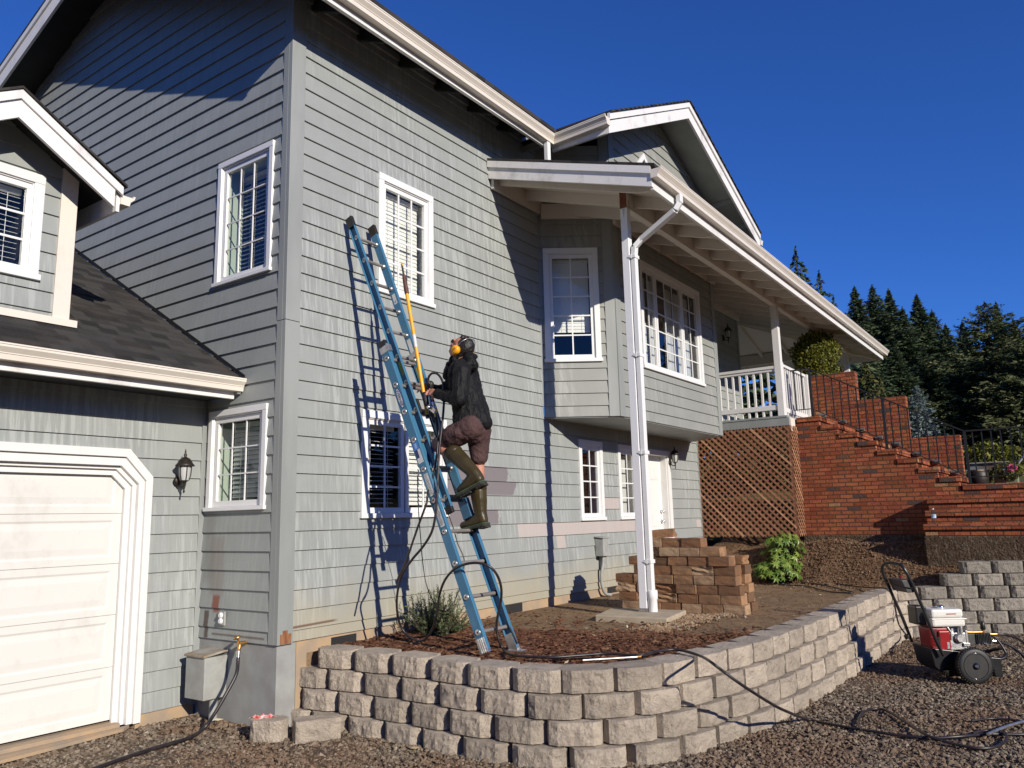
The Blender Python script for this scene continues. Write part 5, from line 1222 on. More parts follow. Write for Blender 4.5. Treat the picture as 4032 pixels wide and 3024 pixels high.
# ------------------------------------------------------------------ yellow lance pole with spray gun
def A4(x, y, X): return PX((1100+x/2.074)/OPX, (600+y/2.074)/OPX, X)
XPOLE = 5.235
pt, pbm = A4(1000,910,XPOLE+.0), J(912,822,XPOLE)
up_ = (pt-pbm).normalized()
lp = thing('lance_pole', 'yellow telescoping pressure washer lance held upright against the ladder', 'spray lance', tuple(pbm))
PL = (pt-pbm).length
def along(t): return pbm+up_*(PL*t)
f = MB(); f.tube([along(.015), along(.80)], .0165, 14); f.build('pole_tube', M['yellow'], lp)
f = MB(); f.tube([along(.445), along(.525)], .0175, 14); f.build('white_band', M['sticker'], lp)
M['brownrub'] = simple('brown_rubber_grip', (.10,.032,.018), (.07,.024,.015), 25, .6)
f = MB(); f.tube([along(.795), along(.83), along(.91), along(.925)], [.021,.022,.017,.013], 14); f.build('rubber_grip', M['brownrub'], lp)
f = MB(); f.tube([along(.92), along(.99)], .0095, 10); f.build('lance_tip', M['black'], lp)
f = MB(); f.tube([along(.985), along(1.0)], .011, 10); f.build('nozzle', M['brass'], lp)
f = MB(); f.tube([along(0), along(.02)], .019, 12); f.build('end_cap', M['black'], lp)
f = MB(); f.caps(J(935,505,5.30), J(925,540,5.30), .034, .034); f.caps(J(878,600,5.235), J(900,685,5.23), .026, .027); f.caps(J(915,620,5.27), J(935,690,5.25), .028, .026); f.build('gun_grip', M['rubber'], lp)
f = MB(); f.bar(J(925,710,5.20), J(985,760,5.20), .030, .040); f.tube([J(925,620,5.215), J(935,700,5.21)], .010, 8); f.tube([J(960,670,5.20), J(985,790,5.20)], .013, 8); f.lathe([(.019,0),(.021,.02),(.012,.03)], J(930,720,5.19), (-1,0,0), 12); f.build('valve_block', M['chrome'], lp)
f = MB(); f.tube([J(982,775,5.20), J(990,810,5.20)], .014, 10); f.build('brass_coupling', M['brass'], lp)
f = MB(); f.tube(smoothpath([J(985,810,5.20), J(1000,900,5.20), J(1010,985,5.20)], .02), .013, 10); f.build('strain_relief', M['rubber'], lp)
f = MB(); f.tube(smoothpath([J(945,770,5.22), J(955,830,5.22), J(975,870,5.22), J(965,800,5.22)], .02), .006, 6); f.build('trigger_guard', M['black'], lp)
# ------------------------------------------------------------------ hoses and rope
def Kn(x, y, X=5.22): return K(x, y, X)
def hose(name, pts, r, mat, label, cat, grp=None, n=8):
    f = MB(); f.tube(smoothpath(pts, .025), r, n); return tag(f.build(name, mat), label, cat, grp)
pth = [J(1008,985,5.20), J(1000,1120,5.17), J(968,1330,5.12), J(905,1560,5.08), Kn(790,160,5.05), Kn(710,380,5.02), Kn(620,640,5.0), Kn(545,805,4.99)]
hose('spray_wand', pth, .0095, M['hose'], 'dark flexible lance hose hanging down from the gun to a free tip', 'hose')
pth = [J(925,500,5.24), J(915,450,5.23), J(945,405,5.22), J(1000,408,5.21), J(1045,470,5.20), J(1060,560,5.19), J(1060,700,5.18), J(1045,880,5.16), J(1020,1100,5.13), J(1003,1400,5.10), Kn(878,40,5.08), Kn(860,260,5.06), Kn(830,400,5.05), Kn(760,520,5.05), Kn(660,640,5.05), Kn(585,760,5.08), Kn(548,910,5.15), Kn(548,1060,5.22), Kn(590,1200,5.30), Kn(690,1285,5.33), Kn(770,1280,5.33), Kn(838,1190,5.30), Kn(872,1060,5.25), Kn(892,920,5.20), Kn(935,800,5.13), Kn(1010,710,5.08), Kn(1100,668,5.05), Kn(1200,656,5.08), Kn(1295,682,5.12), Kn(1360,750,5.18), Kn(1395,850,5.24), Kn(1395,960,5.28), Kn(1370,1080,5.31), Kn(1358,1180,5.33), Kn(1378,1290,5.34), Kn(1420,1370,5.36)]
pth += [PZ(1110,1415,.565), PZ(1180,1420,.57), PZ(1250,1416,.572), PZ(1310,1412,.572)]
def c8(x, y, z): return PZ((2100+x/1.1449)/OPX, (2100+y/1.1449)/OPX, z)
pth += [c8(480,550,.575), c8(560,532,.573), c8(640,524,.573), c8(700,535,.572), c8(760,556,.565)]
w0 = c8(790,575,.50); 
def c8y(x, y, Y): return PY((2100+x/1.1449)/OPX, (2100+y/1.1449)/OPX, Y)
pth += [c8y(800,580,2.17), c8y(860,625,2.09), c8y(950,690,2.0), c8y(1080,772,1.93), c8y(1150,806,1.90), c8(1230,836,-.045), c8(1350,862,-.045), c8(1500,888,-.042), c8(1650,910,-.042), c8(1800,922,-.04), c8(1930,915,-.03), c8(2050,905,-.042), c8(2212,906,-.045), c8(2320,900,-.045)]
hose('pressure_hose', pth, .0105, M['hose'], 'long black pressure hose looping from the spray gun over the block wall to the gravel', 'hose')
pth = [c8(1480,888,-.03), c8(1466,850,-.045), c8(1485,810,-.045), c8(1530,792,-.045), c8(1590,798,-.045), c8(1680,852,-.04), c8(1780,912,-.022), c8(1900,950,-.045), c8(2000,968,-.045), c8(2085,962,-.045), c8(2132,930,-.045), c8(2120,898,-.03), c8(2050,888,-.045), c8(1980,900,-.045)]
hose('hose_loop', pth, .0105, M['hose'], 'loose loop of black hose lying on the gravel', 'hose')
pth = [c8(2050,905,-.02), c8(2130,872,-.03), c8(2212,848,-.04), c8(2300,830,-.045)]
hose('steel_lance', pth, .012, M['steel'], 'bare steel lance lying on the gravel at the right edge', 'spray lance')
hose('hose_scrap', [c8(1975,845,-.045), c8(2060,835,-.045), c8(2130,838,-.045), c8(2212,850,-.045), c8(2290,870,-.045)], .008, M['hose'], 'thin black hose end lying on the gravel near the right edge', 'hose')
pth = [Kn(712,-60,5.24), Kn(716,120,5.24), Kn(726,300,5.24), Kn(740,470,5.24), Kn(752,620,5.24), Kn(785,830,5.24), Kn(852,990,5.24), Kn(900,1045,5.24), Kn(945,1050,5.26), Kn(990,1010,5.3), Kn(1040,910,5.36), Kn(1078,790,5.40), Kn(1092,690,5.42), Kn(1090,610,5.42), Kn(1042,500,5.40), Kn(1005,370,5.38), Kn(950,220,5.34), Kn(895,80,5.30), J(1010,1440,5.27)]
hose('pull_rope', pth, .0045, M['black'], 'thin black pull rope looping down from the ladder', 'rope', None, 6)
# garden hose at the left
def c3_(x, y): return ((x*1400/2066)/OPX, (1900+y*1400/2066)/OPX)
pth = [V(4.33,5.985,.535), V(4.315,5.97,.46), PY(*c3_(1372,1115),5.93), PY(*c3_(1315,1225),5.93), PY(*c3_(1245,1345),5.95), PZ(*c3_(1180,1432),-.02), PZ(*c3_(1085,1490),-.045), PZ(*c3_(900,1543),-.045), PZ(*c3_(700,1608),-.045), PZ(*c3_(540,1665),-.045), PZ(*c3_(300,1740),-.045)]
hose('garden_hose', pth, .0155, M['hose'], 'thick black garden hose running from the brass spigot across the gravel to the left', 'hose')
f = MB(); f.tube([V(4.33,5.985,.54), V(4.322,5.978,.49)], .017, 10); tag(f.build('hose_fitting', M['chrome'], sp))
pth = [c8(960,205,.51), c8(1060,212,.51), c8(1120,226,.51), c8(1200,214,.51), c8(1290,216,.51), c8(1400,232,.515), c8(1480,242,.53), c8(1545,246,.565), c8(1590,250,.575)]
e0 = c8(1610,275,.5); pth += [V(e0.x,e0.y-.03,.46), c8(1632,340,.33), c8(1648,410,.16), c8(1685,462,.02)]
pth += [PZ((3300+700/2.37)/OPX,(2100+1010/2.37)/OPX,.05), PZ((3300+800/2.37)/OPX,(2100+1035/2.37)/OPX,.10)]
hose('garden_hose', pth, .0105, M['hose'], 'black supply hose draped over the far end of the wall to the pressure washer', 'hose')
hose('garden_hose', [c8(1010,204,.512), c8(1110,230,.512), c8(1230,238,.512), c8(1330,262,.512), c8(1440,268,.512), c8(1400,255,.512), c8(1300,232,.515), c8(1210,222,.512)], .010, M['hose'], 'coil of black hose lying on the patio behind the wall', 'hose')
f = MB(); q0, q1 = c8(222,572,.575), c8(470,557,.575); f.tube([q0, q1], .0075, 10); lo = tag(f.build('wash_lance', M['steel']), 'thin silver spray lance with a brass end lying on top of the wall', 'spray lance')
f = MB(); f.tube([c8(466,557,.575), c8(484,555,.575)], .011, 10); f.build('brass_end', M['brass'], lo)
f = MB(); q0 = c8(105,556,.56); f.tube([q0, q0+V(.03,-.03,.0)], .012, 8); f.tube([q0+V(.03,-.03,0), q0+V(.07,-.06,0)], .006, 8); tag(f.build('hose_nozzle', M['brass']), 'tiny brass nozzle lying on top of the wall near the ladder foot', 'nozzle')
f = MB(); q0 = c8(1390,228,.50); f.bar(q0, q0+V(.20,-.12,0), .11, .02); tag(f.build('white_scrap', M['vinyl']), 'flat white scrap lying beside the hoses on the patio', 'scrap')
# ------------------------------------------------------------------ pressure washer
PO = V(9.22,1.16,-.06); pu = V(.577,-.816,0); pv = V(.816,.577,0); PK = .001065
def W(x, y, v=0.0): return PO+pu*((x-1142)*PK)+pv*v+V(0,0,(1352-y)*PK)
pwt = thing('pressure_washer', 'petrol pressure washer with white tank, red engine shroud and two black wheels on gravel', 'pressure washer', tuple(PO))
def wbox(mb, x0, x1, y0, y1, v0, v1): mb.hexa([W(x,y,v) for y in (y1,y0) for x,v in ((x0,v0),(x1,v0),(x1,v1),(x0,v1))])
M['tank'] = simple('white_tank_plastic', (.74,.72,.66), (.68,.66,.60), 10, .3); M['redp'] = simple('red_shroud', (.30,.008,.010), (.22,.007,.009), 10, .3); M['rimgloss'] = simple('glossy_black_rim', (.008,.008,.009), (.014,.014,.015), 12, .14)
M['engine'] = simple('cast_aluminium', (.55,.55,.54), (.34,.34,.33), 26, .4, metal=.8, bump=.5); M['pump'] = simple('dark_pump', (.035,.033,.034), (.05,.048,.047), 20, .5); M['frame'] = simple('charcoal_frame', (.010,.0105,.011), (.018,.018,.019), 12, .3)
f = MB(); wbox(f, 890, 1200, 800, 880, -.10, .17); wbox(f, 893, 1190, 722, 798, -.095, .165); f.build('fuel_tank', M['tank'], pwt, .022)
f = MB(); wbox(f, 886, 1212, 803, 815, -.108, .178); f.build('tank_seam', M['tank'], pwt, .004)
f = MB(); f.lathe([(.036,0),(.04,.006),(.04,.022),(.02,.027)], W(1040,722,.03), n=18); f.build('fuel_cap', M['chrome'], pwt)
f = MB(); wbox(f, 1030, 1120, 760, 768, -.0985, -.0965); f.build('tank_print', M['redp'], pwt)
f = MB(); wbox(f, 802, 905, 702, 872, .02, .20); f.build('air_filter', M['frame'], pwt, .012)
f = MB(); f.hexa([W(x,y,v) for y,xa,xb in ((1128,880,1055),(892,868,1040)) for x,v in ((xa,-.07),(xb,-.07),(xb,.16),(xa,.16))]); wbox(f, 940, 1048, 915, 1085, -.095, -.071); rs = f.build('engine_shroud', M['redp'], pwt, .014)
for k in range(7):
    f = MB(); wbox(f, 900, 955, 968+k*13, 974+k*13, -.0985, -.0955); f.build('vent_slot', M['black'], rs)
    f = MB(); wbox(f, 882, 938, 900+k*9, 904+k*9, -.0755, -.0695); f.build('vent_slot', M['black'], rs); f = MB(); wbox(f, 1008, 1030, 1015, 1075, -.0975, -.0955); f.build('shroud_label', M['sticker'], rs)
f = MB(); wbox(f, 1056, 1215, 940, 1090, -.06, .12); wbox(f, 1090, 1165, 880, 945, -.03, .10); f.lathe([(.045,0),(.05,.02),(.035,.04)], W(1140,985,-.06), -pv, 14); f.tube([W(1040,885,-.07),W(1062,930,-.08),W(1060,1000,-.075)], .010, 8); f.lathe([(.02,0),(.02,.09)], W(1160,940,-.07), (0,0,1), 10); wbox(f, 1170, 1230, 1030, 1060, -.08, -.05); wbox(f, 1205, 1225, 920, 1085, -.065, .125); f.build('engine_block', M['engine'], pwt, .006)
f = MB(); wbox(f, 1222, 1310, 955, 1055, -.03, .07); wbox(f, 1312, 1450, 958, 1052, -.045, .085)
for k in range(9): wbox(f, 1322+k*14, 1329+k*14, 955, 1045, -.058, -.0452)
f.build('pump', M['pump'], pwt, .004)
f = MB()
for k in range(4): f.lathe([(.012,0),(.012,.012)], W(1325+k*38,1052,-.046), -pv, 8)
f.lathe([(.018,0),(.018,.02),(.01,.03)], W(1380,1040,-.046), -pv, 10); f.lathe([(.02,0),(.02,.03)], W(1478,1030,0), pu, 10); f.build('pump_bolts', M['chrome'], pwt)
f = MB(); f.tube([W(1222,940,.0),W(1300,945,.0),W(1400,945,.0)], .009, 8); f.lathe([(.015,0),(.015,.03)], W(1405,950,0), (0,0,1), 10); f.tube([W(1440,965,0),W(1530,968,0)], .012, 10); f.build('brass_fittings', M['brass'], pwt)
f = MB(); f.lathe([(.012,0),(.024,.012),(.022,.075),(.012,.085)], W(1407,930,0), (0,0,1), 14); f.build('pressure_knob', M['black'], pwt)
f = MB(); f.prism([W(820,1060,-.15),W(1000,1080,-.15),W(1290,1140,-.15),W(1290,1180,-.15),W(980,1180,-.15),W(900,1270,-.15),W(850,1220,-.15)], pv*.36); f.build('frame_plate', M['frame'], pwt, .006)
f = MB(); f.prism([W(1285,1175,-.16),W(1370,1150,-.16),W(1455,1160,-.16),W(1455,1318,-.16),W(1385,1325,-.16),W(1375,1228,-.16),W(1285,1232,-.16)], pv*.012); f.prism([W(1285,1175,.2),W(1455,1160,.2),W(1455,1318,.2),W(1385,1325,.2),W(1375,1228,.2),W(1285,1232,.2)], pv*.012); wbox(f, 1380, 1455, 1162, 1320, -.148, .2); wbox(f, 1290, 1380, 1160, 1175, -.148, .2); f.lathe([(.02,0),(.02,.02)], W(1330,1175,-.165), -pv, 8); f.build('front_foot', M['frame'], pwt, .004)
f = MB(); f.tube(smoothpath([W(1290,1150,-.12),W(1400,1165,-.12),W(1490,1170,-.11),W(1550,1140,-.08),W(1572,1100,0),W(1550,1120,.10),W(1480,1150,.16),W(1300,1140,.17)], .02), .0165, 10); f.build('frame_tube', M['frame'], pwt)
f = MB(); f.tube(smoothpath([W(912,1118,-.20),W(850,960,-.20),W(770,700,-.20),W(690,460,-.20),W(650,360,-.195),W(625,308,-.17),W(598,293,-.10),W(572,292,-.02),W(556,312,.06),W(556,350,.09),W(575,430,.10),W(640,600,.12),W(720,820,.13),W(790,1040,.14)], .02), .0155, 12); f.build('handle_bar', M['frame'], pwt)
f = MB(); f.hexa([W(x,y,v) for (xa,xb,y) in ((640,715,555),(600,690,440)) for x,v in ((xa,-.19),(xb,-.19),(xb,.10),(xa,.10))]); f.build('control_panel', M['pump'], pwt, .01)
f = MB(); f.tube([W(640,425,-.10),W(645,405,-.10)], .012, 8); f.build('red_lever', M['redp'], pwt)
f = MB(); f.tube([W(745,975,.14),W(755,1005,.14)], .03, 10); f.tube([W(560,470,.1),W(600,500,-.2),W(720,520,-.2)], .006, 6); f.build('clamp_knob', M['black'], pwt)
for v0,lab in ((-.27,'wheel'),(.16,'wheel')):
    c = W(1142,1198,v0); wh = MB(); wh.lathe([(.118,-.038),(.150,-.040),(.164,-.028),(.168,0),(.164,.028),(.150,.040),(.118,.038)], c, pv, 36); wo = wh.build('wheel', M['rubber'], pwt)
    t = MB()
    for k in range(40):
        a = 2*math.pi*k/40; d = pu*math.cos(a)+V(0,0,math.sin(a)); t.bar(c+d*.1655-pv*.034, c+d*.1655+pv*.034, .010, .007, d)
    t.build('tread', M['rubber'], wo)
    h_ = MB(); h_.lathe([(.012,-.052),(.03,-.046),(.034,-.034),(.060,-.018),(.105,-.024),(.116,-.040),(.121,-.040),(.121,.03)], c, pv, 32); h_.build('rim', M['rimgloss'], wo)
    h_ = MB(); h_.lathe([(.010,-.066),(.014,-.062),(.018,-.053)], c, pv, 14); h_.build('axle_nut', M['chrome'], wo)
f = MB(); f.tube([W(1142,1198,-.25), W(1142,1198,.2)], .012, 8); f.build('axle', M['frame'], pwt)
f = MB(); f.tube(smoothpath([W(1530,967,0),W(1600,972,.0),W(1700,1000,.05),W(1800,1040,.1),W(1900,1120,.12),W(2000,1200,.1)], .02), .013, 10); f.build('outlet_hose', M['hose'], pwt)
f = MB(); f.tube(smoothpath([W(1425,955,-.02),W(1480,990,-.05),W(1520,1060,-.08),W(1538,1120,-.1)], .02), .010, 8); f.build('drain_hose', M['hose'], pwt)
f = MB(); f.tube(smoothpath([W(1500,1040,0),W(1570,1045,-.02),W(1640,1085,-.05),W(1700,1150,-.1),W(1760,1230,-.15)], .02), .013, 10); f.build('inlet_hose', M['hose'], pwt)
f = MB(); f.tube([W(1690,1140,-.09), W(1720,1185,-.12)], .018, 8); f.build('quick_coupler', M['black'], pwt)
# ------------------------------------------------------------------ plants and trees
def leaf_mat(name, cols, rough=.6, trans=.25):
    b = NB(name); a = b.n('ShaderNodeAttribute', attribute_name='rnd'); r = b.n('ShaderNodeValToRGB'); b.L(a.outputs['Fac'], r.inputs[0]); e = r.color_ramp.elements
    e[0].color = (*cols[0],1); e[1].color = (*cols[-1],1)
    for i,c in enumerate(cols[1:-1]): q = e.new((i+1)/(len(cols)-1)); q.color = (*c,1)
    m_ = b.done(r.outputs[0], rough, spec=.3)
    if trans:
        t = b.n('ShaderNodeBsdfTranslucent'); b.L(r.outputs[0], t.inputs[0]); mx = b.n('ShaderNodeMixShader'); mx.inputs[0].default_value = trans
        o = b.t.nodes['Material Output']; b.L(b.b.outputs[0], mx.inputs[1]); b.L(t.outputs[0], mx.inputs[2]); b.L(mx.outputs[0], o.inputs[0])
    return m_
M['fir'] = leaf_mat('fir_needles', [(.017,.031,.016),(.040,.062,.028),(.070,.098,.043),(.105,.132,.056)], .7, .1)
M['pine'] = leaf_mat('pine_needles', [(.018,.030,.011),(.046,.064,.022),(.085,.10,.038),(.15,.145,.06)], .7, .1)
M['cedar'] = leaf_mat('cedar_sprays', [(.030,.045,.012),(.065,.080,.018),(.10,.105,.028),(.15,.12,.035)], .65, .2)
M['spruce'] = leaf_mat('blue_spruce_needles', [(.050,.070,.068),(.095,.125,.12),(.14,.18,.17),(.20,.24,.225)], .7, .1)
M['bark'] = simple('tree_bark', (.07,.045,.03), (.04,.028,.02), 8, .95, bump=.6, stretch=(2,2,.4))
M['basketleaf'] = leaf_mat('yellow_green_leaves', [(.035,.050,.010),(.10,.115,.018),(.19,.19,.03),(.30,.27,.06)], .5, .3)
M['herb'] = leaf_mat('rosemary_leaves', [(.030,.045,.020),(.070,.095,.040),(.12,.15,.07),(.17,.20,.10)], .55, .2)
M['fatsia'] = leaf_mat('glossy_leaves', [(.035,.075,.012),(.085,.15,.02),(.15,.23,.035),(.25,.32,.07)], .3, .3)
def quads(C_, T, N_, L_, W_):                      # leaf quads (diamonds): centre, direction, side, length, width
    v = np.stack([C_-T*L_[:,None]/2, C_+N_*W_[:,None]/2, C_+T*L_[:,None]/2, C_-N_*W_[:,None]/2], 1)
    f = np.arange(len(C_)*4).reshape(-1,4); return v.reshape(-1,3), f
def unit(v): return v/np.maximum(1e-6, np.linalg.norm(v, axis=-1, keepdims=True))
def conifer(h, r, droop=.25, seed=1, n_br=420, per=26, leaf=.26, lw=.085, bare=.04, tipup=.15, prof=.8, clump=0.0, hang=0):
    g = np.random.default_rng(seed); P=[]; T=[]; S=[]; at=[]
    for i in range(n_br):
        t = bare+(1-bare)*(i+g.random())/n_br; z0 = t*h; rr = r*((1-t)**prof)*(.45+.7*g.random()**1.2)+.03
        rr *= 1+clump*math.sin(t*23+g.random()*2)
        a = i*2.39996+g.normal(0,.3); d = np.array([math.cos(a),math.sin(a),0.0]); m_ = max(4, int(per*(.25+rr/r)))
        s = g.random(m_)**.6; side = np.array([-d[1],d[0],0.0])
        pos = d*(s*rr)[:,None]+side*(g.normal(0,.16,m_)*rr*(1-.5*s))[:,None]; pos[:,2] = z0-droop*rr*s**1.3+tipup*rr*s**3+g.normal(0,.05*h/12,m_)
        dirv = d+side*g.normal(0,.75,m_)[:,None]; dirv[:,2] += g.normal(-.1-hang,.35,m_)
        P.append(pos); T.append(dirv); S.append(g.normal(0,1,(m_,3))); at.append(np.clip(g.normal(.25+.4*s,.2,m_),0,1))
    # leader
    m_ = 40; q_ = g.random(m_); P.append(np.c_[g.normal(0,.02*r,m_)*(1.1-q_), g.normal(0,.02*r,m_)*(1.1-q_), h*(.94+.075*q_)]); T.append(g.normal(0,.4,(m_,3))+np.array([0,0,.9])); S.append(g.normal(0,1,(m_,3))); at.append(g.random(m_)*.6)
    P = np.concatenate(P); T = unit(np.concatenate(T)); S = np.concatenate(S); S = unit(np.cross(T, S)); at = np.concatenate(at)
    L_ = leaf*g.lognormal(0,.35,len(P))*np.clip(1.08-.75*np.clip(P[:,2]/h,0,1)**2.5,.3,1.1); v, f = quads(P, T, S, L_, L_*lw/leaf)
    return v, f, np.repeat(at,4)
def tree_proto(name, mat, h, r, label, cat, group, **kw):
    t = thing(name, label, cat, (0,0,0), group); v, f, at = conifer(h, r, **kw); fast('crown', v, f, mat, t, attr=at)
    k = MB(); k.tube([V(0,0,-1),V(.03,0,h*.3),V(-.02,.02,h*.7),V(0,0,h*.98)], [h*.022,h*.017,h*.008,.01], 9); k.build('trunk', M['bark'], t); return t
used = set()
def put(t, loc, rot, sc, label):
    if t not in used: used.add(t); o = t
    else:
        o = t.copy(); C.objects.link(o)
        for ch in list(t.children):
            c = ch.copy(); C.objects.link(c); c.parent = o
    o.location = loc; o.rotation_euler = (0,0,rot); o.scale = sc; o['label'] = label; return o
FG = 'dark conifers beyond the house'
HF_ = 12.0
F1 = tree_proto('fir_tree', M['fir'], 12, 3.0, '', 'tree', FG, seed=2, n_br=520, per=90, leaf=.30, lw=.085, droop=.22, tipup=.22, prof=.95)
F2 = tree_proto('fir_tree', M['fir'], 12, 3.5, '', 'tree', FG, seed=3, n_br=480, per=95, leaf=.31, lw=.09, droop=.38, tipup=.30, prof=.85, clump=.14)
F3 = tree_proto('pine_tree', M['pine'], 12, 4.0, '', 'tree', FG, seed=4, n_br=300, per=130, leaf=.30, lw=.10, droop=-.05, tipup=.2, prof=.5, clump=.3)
def px5(x, y): return ((3050+x/1.293)/OPX, (950+y/1.293)/OPX)
rt_ = random.Random(5)
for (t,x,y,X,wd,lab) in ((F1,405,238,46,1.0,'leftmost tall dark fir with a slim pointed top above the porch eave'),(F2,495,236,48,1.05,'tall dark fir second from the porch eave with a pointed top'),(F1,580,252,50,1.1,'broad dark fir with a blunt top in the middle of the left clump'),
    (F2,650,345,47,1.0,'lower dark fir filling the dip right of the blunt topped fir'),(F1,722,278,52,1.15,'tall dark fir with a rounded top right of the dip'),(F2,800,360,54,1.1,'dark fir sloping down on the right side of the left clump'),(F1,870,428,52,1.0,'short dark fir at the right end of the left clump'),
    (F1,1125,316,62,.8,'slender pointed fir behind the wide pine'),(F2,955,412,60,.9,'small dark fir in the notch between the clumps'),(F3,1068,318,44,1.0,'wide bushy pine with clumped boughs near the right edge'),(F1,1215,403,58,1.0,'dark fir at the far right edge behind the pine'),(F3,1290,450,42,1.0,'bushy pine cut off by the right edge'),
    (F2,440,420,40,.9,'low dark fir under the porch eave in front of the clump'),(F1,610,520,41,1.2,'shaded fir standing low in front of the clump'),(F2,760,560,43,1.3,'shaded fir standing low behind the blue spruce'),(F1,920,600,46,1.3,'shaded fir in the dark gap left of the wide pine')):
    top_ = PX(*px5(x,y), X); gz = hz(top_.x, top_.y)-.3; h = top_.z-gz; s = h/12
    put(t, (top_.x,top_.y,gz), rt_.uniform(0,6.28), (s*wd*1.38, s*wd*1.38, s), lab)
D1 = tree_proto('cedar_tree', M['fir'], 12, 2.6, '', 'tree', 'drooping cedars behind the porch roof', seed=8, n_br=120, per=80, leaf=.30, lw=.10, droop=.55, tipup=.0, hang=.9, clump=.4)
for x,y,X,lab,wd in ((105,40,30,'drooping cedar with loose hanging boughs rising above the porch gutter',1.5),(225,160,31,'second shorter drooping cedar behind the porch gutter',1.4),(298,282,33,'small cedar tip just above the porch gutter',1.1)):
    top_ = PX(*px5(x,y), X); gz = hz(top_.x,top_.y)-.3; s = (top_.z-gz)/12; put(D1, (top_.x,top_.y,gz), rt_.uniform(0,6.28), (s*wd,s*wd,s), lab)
E1 = tree_proto('arborvitae', M['cedar'], 6, 1.6, '', 'tree', 'yellow green cedars beside the brick wall', seed=9, n_br=260, per=40, leaf=.22, lw=.10, droop=.5, hang=.5, clump=.2, bare=.0)
for x,y,X,wd,lab in ((455,585,25,1.0,'yellow green cedar just behind the tall brick stair wall'),(330,600,27,1.1,'green cedar behind the far porch post'),(535,690,27,.7,'low yellow green cedar bough beside the blue spruce')):
    top_ = PX(*px5(x,y), X); gz = hz(top_.x,top_.y)-.3; s = (top_.z-gz)/6; put(E1, (top_.x,top_.y,gz), rt_.uniform(0,6.28), (s*wd,s*wd,s), lab)
B1 = tree_proto('blue_spruce', M['spruce'], 4, 1.75, '', 'tree', None, seed=12, n_br=230, per=34, leaf=.16, lw=.07, droop=.05, tipup=.25, prof=.75, bare=.0)
top_ = PX(*px5(722,735), 24); gz = hz(top_.x,top_.y)-.35; s = (top_.z-gz)/4; put(B1, (top_.x,top_.y,gz), .4, (s*.85,s*.85,s), 'young silvery blue spruce standing behind the brick stair wall')
del B1
# far wood behind everything (reads as one mass)
vs=[]; fs=[]; at=[]; nb = 0
g = np.random.default_rng(21)
for i in range(60):
    x = g.uniform(64,85); y = g.uniform(-20,75); h = g.uniform(9,13); v,f,a = conifer(h, 4.2, seed=100+i, n_br=46, per=26, leaf=1.1, lw=.5)
    v = v+np.array([x,y,hz(x,y)-.5]); vs.append(v); fs.append(f+nb); at.append(a); nb += len(v)
tag(fast('distant_wood', np.concatenate(vs), np.concatenate(fs), M['fir'], attr=np.concatenate(at)), kind='stuff')
# woods standing round the far side of the gravel court (seen only in the window panes)
vs=[]; fs=[]; at=[]; nb = 0
for i in range(120):
    an = R(120+ 212*i/120)+g.normal(0,.03); rd = g.uniform(46,60); h = g.uniform(12,16.5); v,f,a = conifer(h, 4.6, seed=300+i, n_br=44, per=24, leaf=1.2, lw=.55)
    v = v+np.array([rd*math.sin(an),rd*math.cos(an),-.3]); vs.append(v); fs.append(f+nb); at.append(a); nb += len(v)
tag(fast('surrounding_wood', np.concatenate(vs), np.concatenate(fs), M['fir'], attr=np.concatenate(at)), kind='stuff')
def leafball(c, rad, n, size, seed, squash=(1,1,1), ratio=.6, shell=.5):
    g = np.random.default_rng(seed); d = unit(g.normal(0,1,(n,3))); r = shell+(1-shell)*g.random(n)**.5
    lump = 1+.16*np.sin(d[:,0]*5+seed)*np.sin(d[:,1]*6)*np.sin(d[:,2]*5+1)
    P = np.array(c)+d*np.array(rad)*(r*lump)[:,None]; T = unit(g.normal(0,1,(n,3))+d*.5); S = unit(np.cross(T, g.normal(0,1,(n,3))))
    L_ = size*g.lognormal(0,.3,n); v,f = quads(P,T,S,L_,L_*ratio); return v,f,np.repeat(np.clip(g.normal(.5,.22,n),0,1),4)
def merge(parts):
    nb=0; V_=[];F_=[];A__=[]
    for v,f,a in parts: V_.append(v); F_.append(f+nb); A__.append(a); nb += len(v)
    return np.concatenate(V_), np.concatenate(F_), np.concatenate(A__)
# hanging basket on the porch
bc = PY((2700+1060/2.0733)/OPX, (900+1020/2.0733)/OPX, 4.0)
hb = thing('hanging_basket', 'round overflowing basket of yellow green foliage hanging from the porch beam', 'hanging plant', tuple(bc))
fast('foliage', *(lambda q: (q[0], q[1]))(merge([leafball(bc,(.50,.48,.42),5200,.050,1,shell=.4), leafball(bc+V(.20,-.05,.22),(.30,.3,.26),1300,.05,4), leafball(bc+V(-.25,-.05,.12),(.28,.28,.3),1200,.05,5), leafball(bc+V(.25,0,-.40),(.42,.36,.42),2200,.05,2), leafball(bc+V(-.38,0,-.30),(.25,.3,.42),1500,.05,3)])[:2]), M['basketleaf'], hb, attr=merge([leafball(bc,(.50,.48,.42),5200,.050,1,shell=.4), leafball(bc+V(.20,-.05,.22),(.30,.3,.26),1300,.05,4), leafball(bc+V(-.25,-.05,.12),(.28,.28,.3),1200,.05,5), leafball(bc+V(.25,0,-.40),(.42,.36,.42),2200,.05,2), leafball(bc+V(-.38,0,-.30),(.25,.3,.42),1500,.05,3)])[2])
f = MB(); f.lathe([(.16,-.18),(.24,.02),(.25,.05)], bc, n=18); f.build('pot', M['bronze'], hb)
f = MB()
for k in range(3): a = k*2.1; f.tube([bc+V(.24*math.cos(a),.24*math.sin(a),.05), V(bc.x,4.0,5.21)], .004, 5)
f.build('hanger', M['black'], hb)
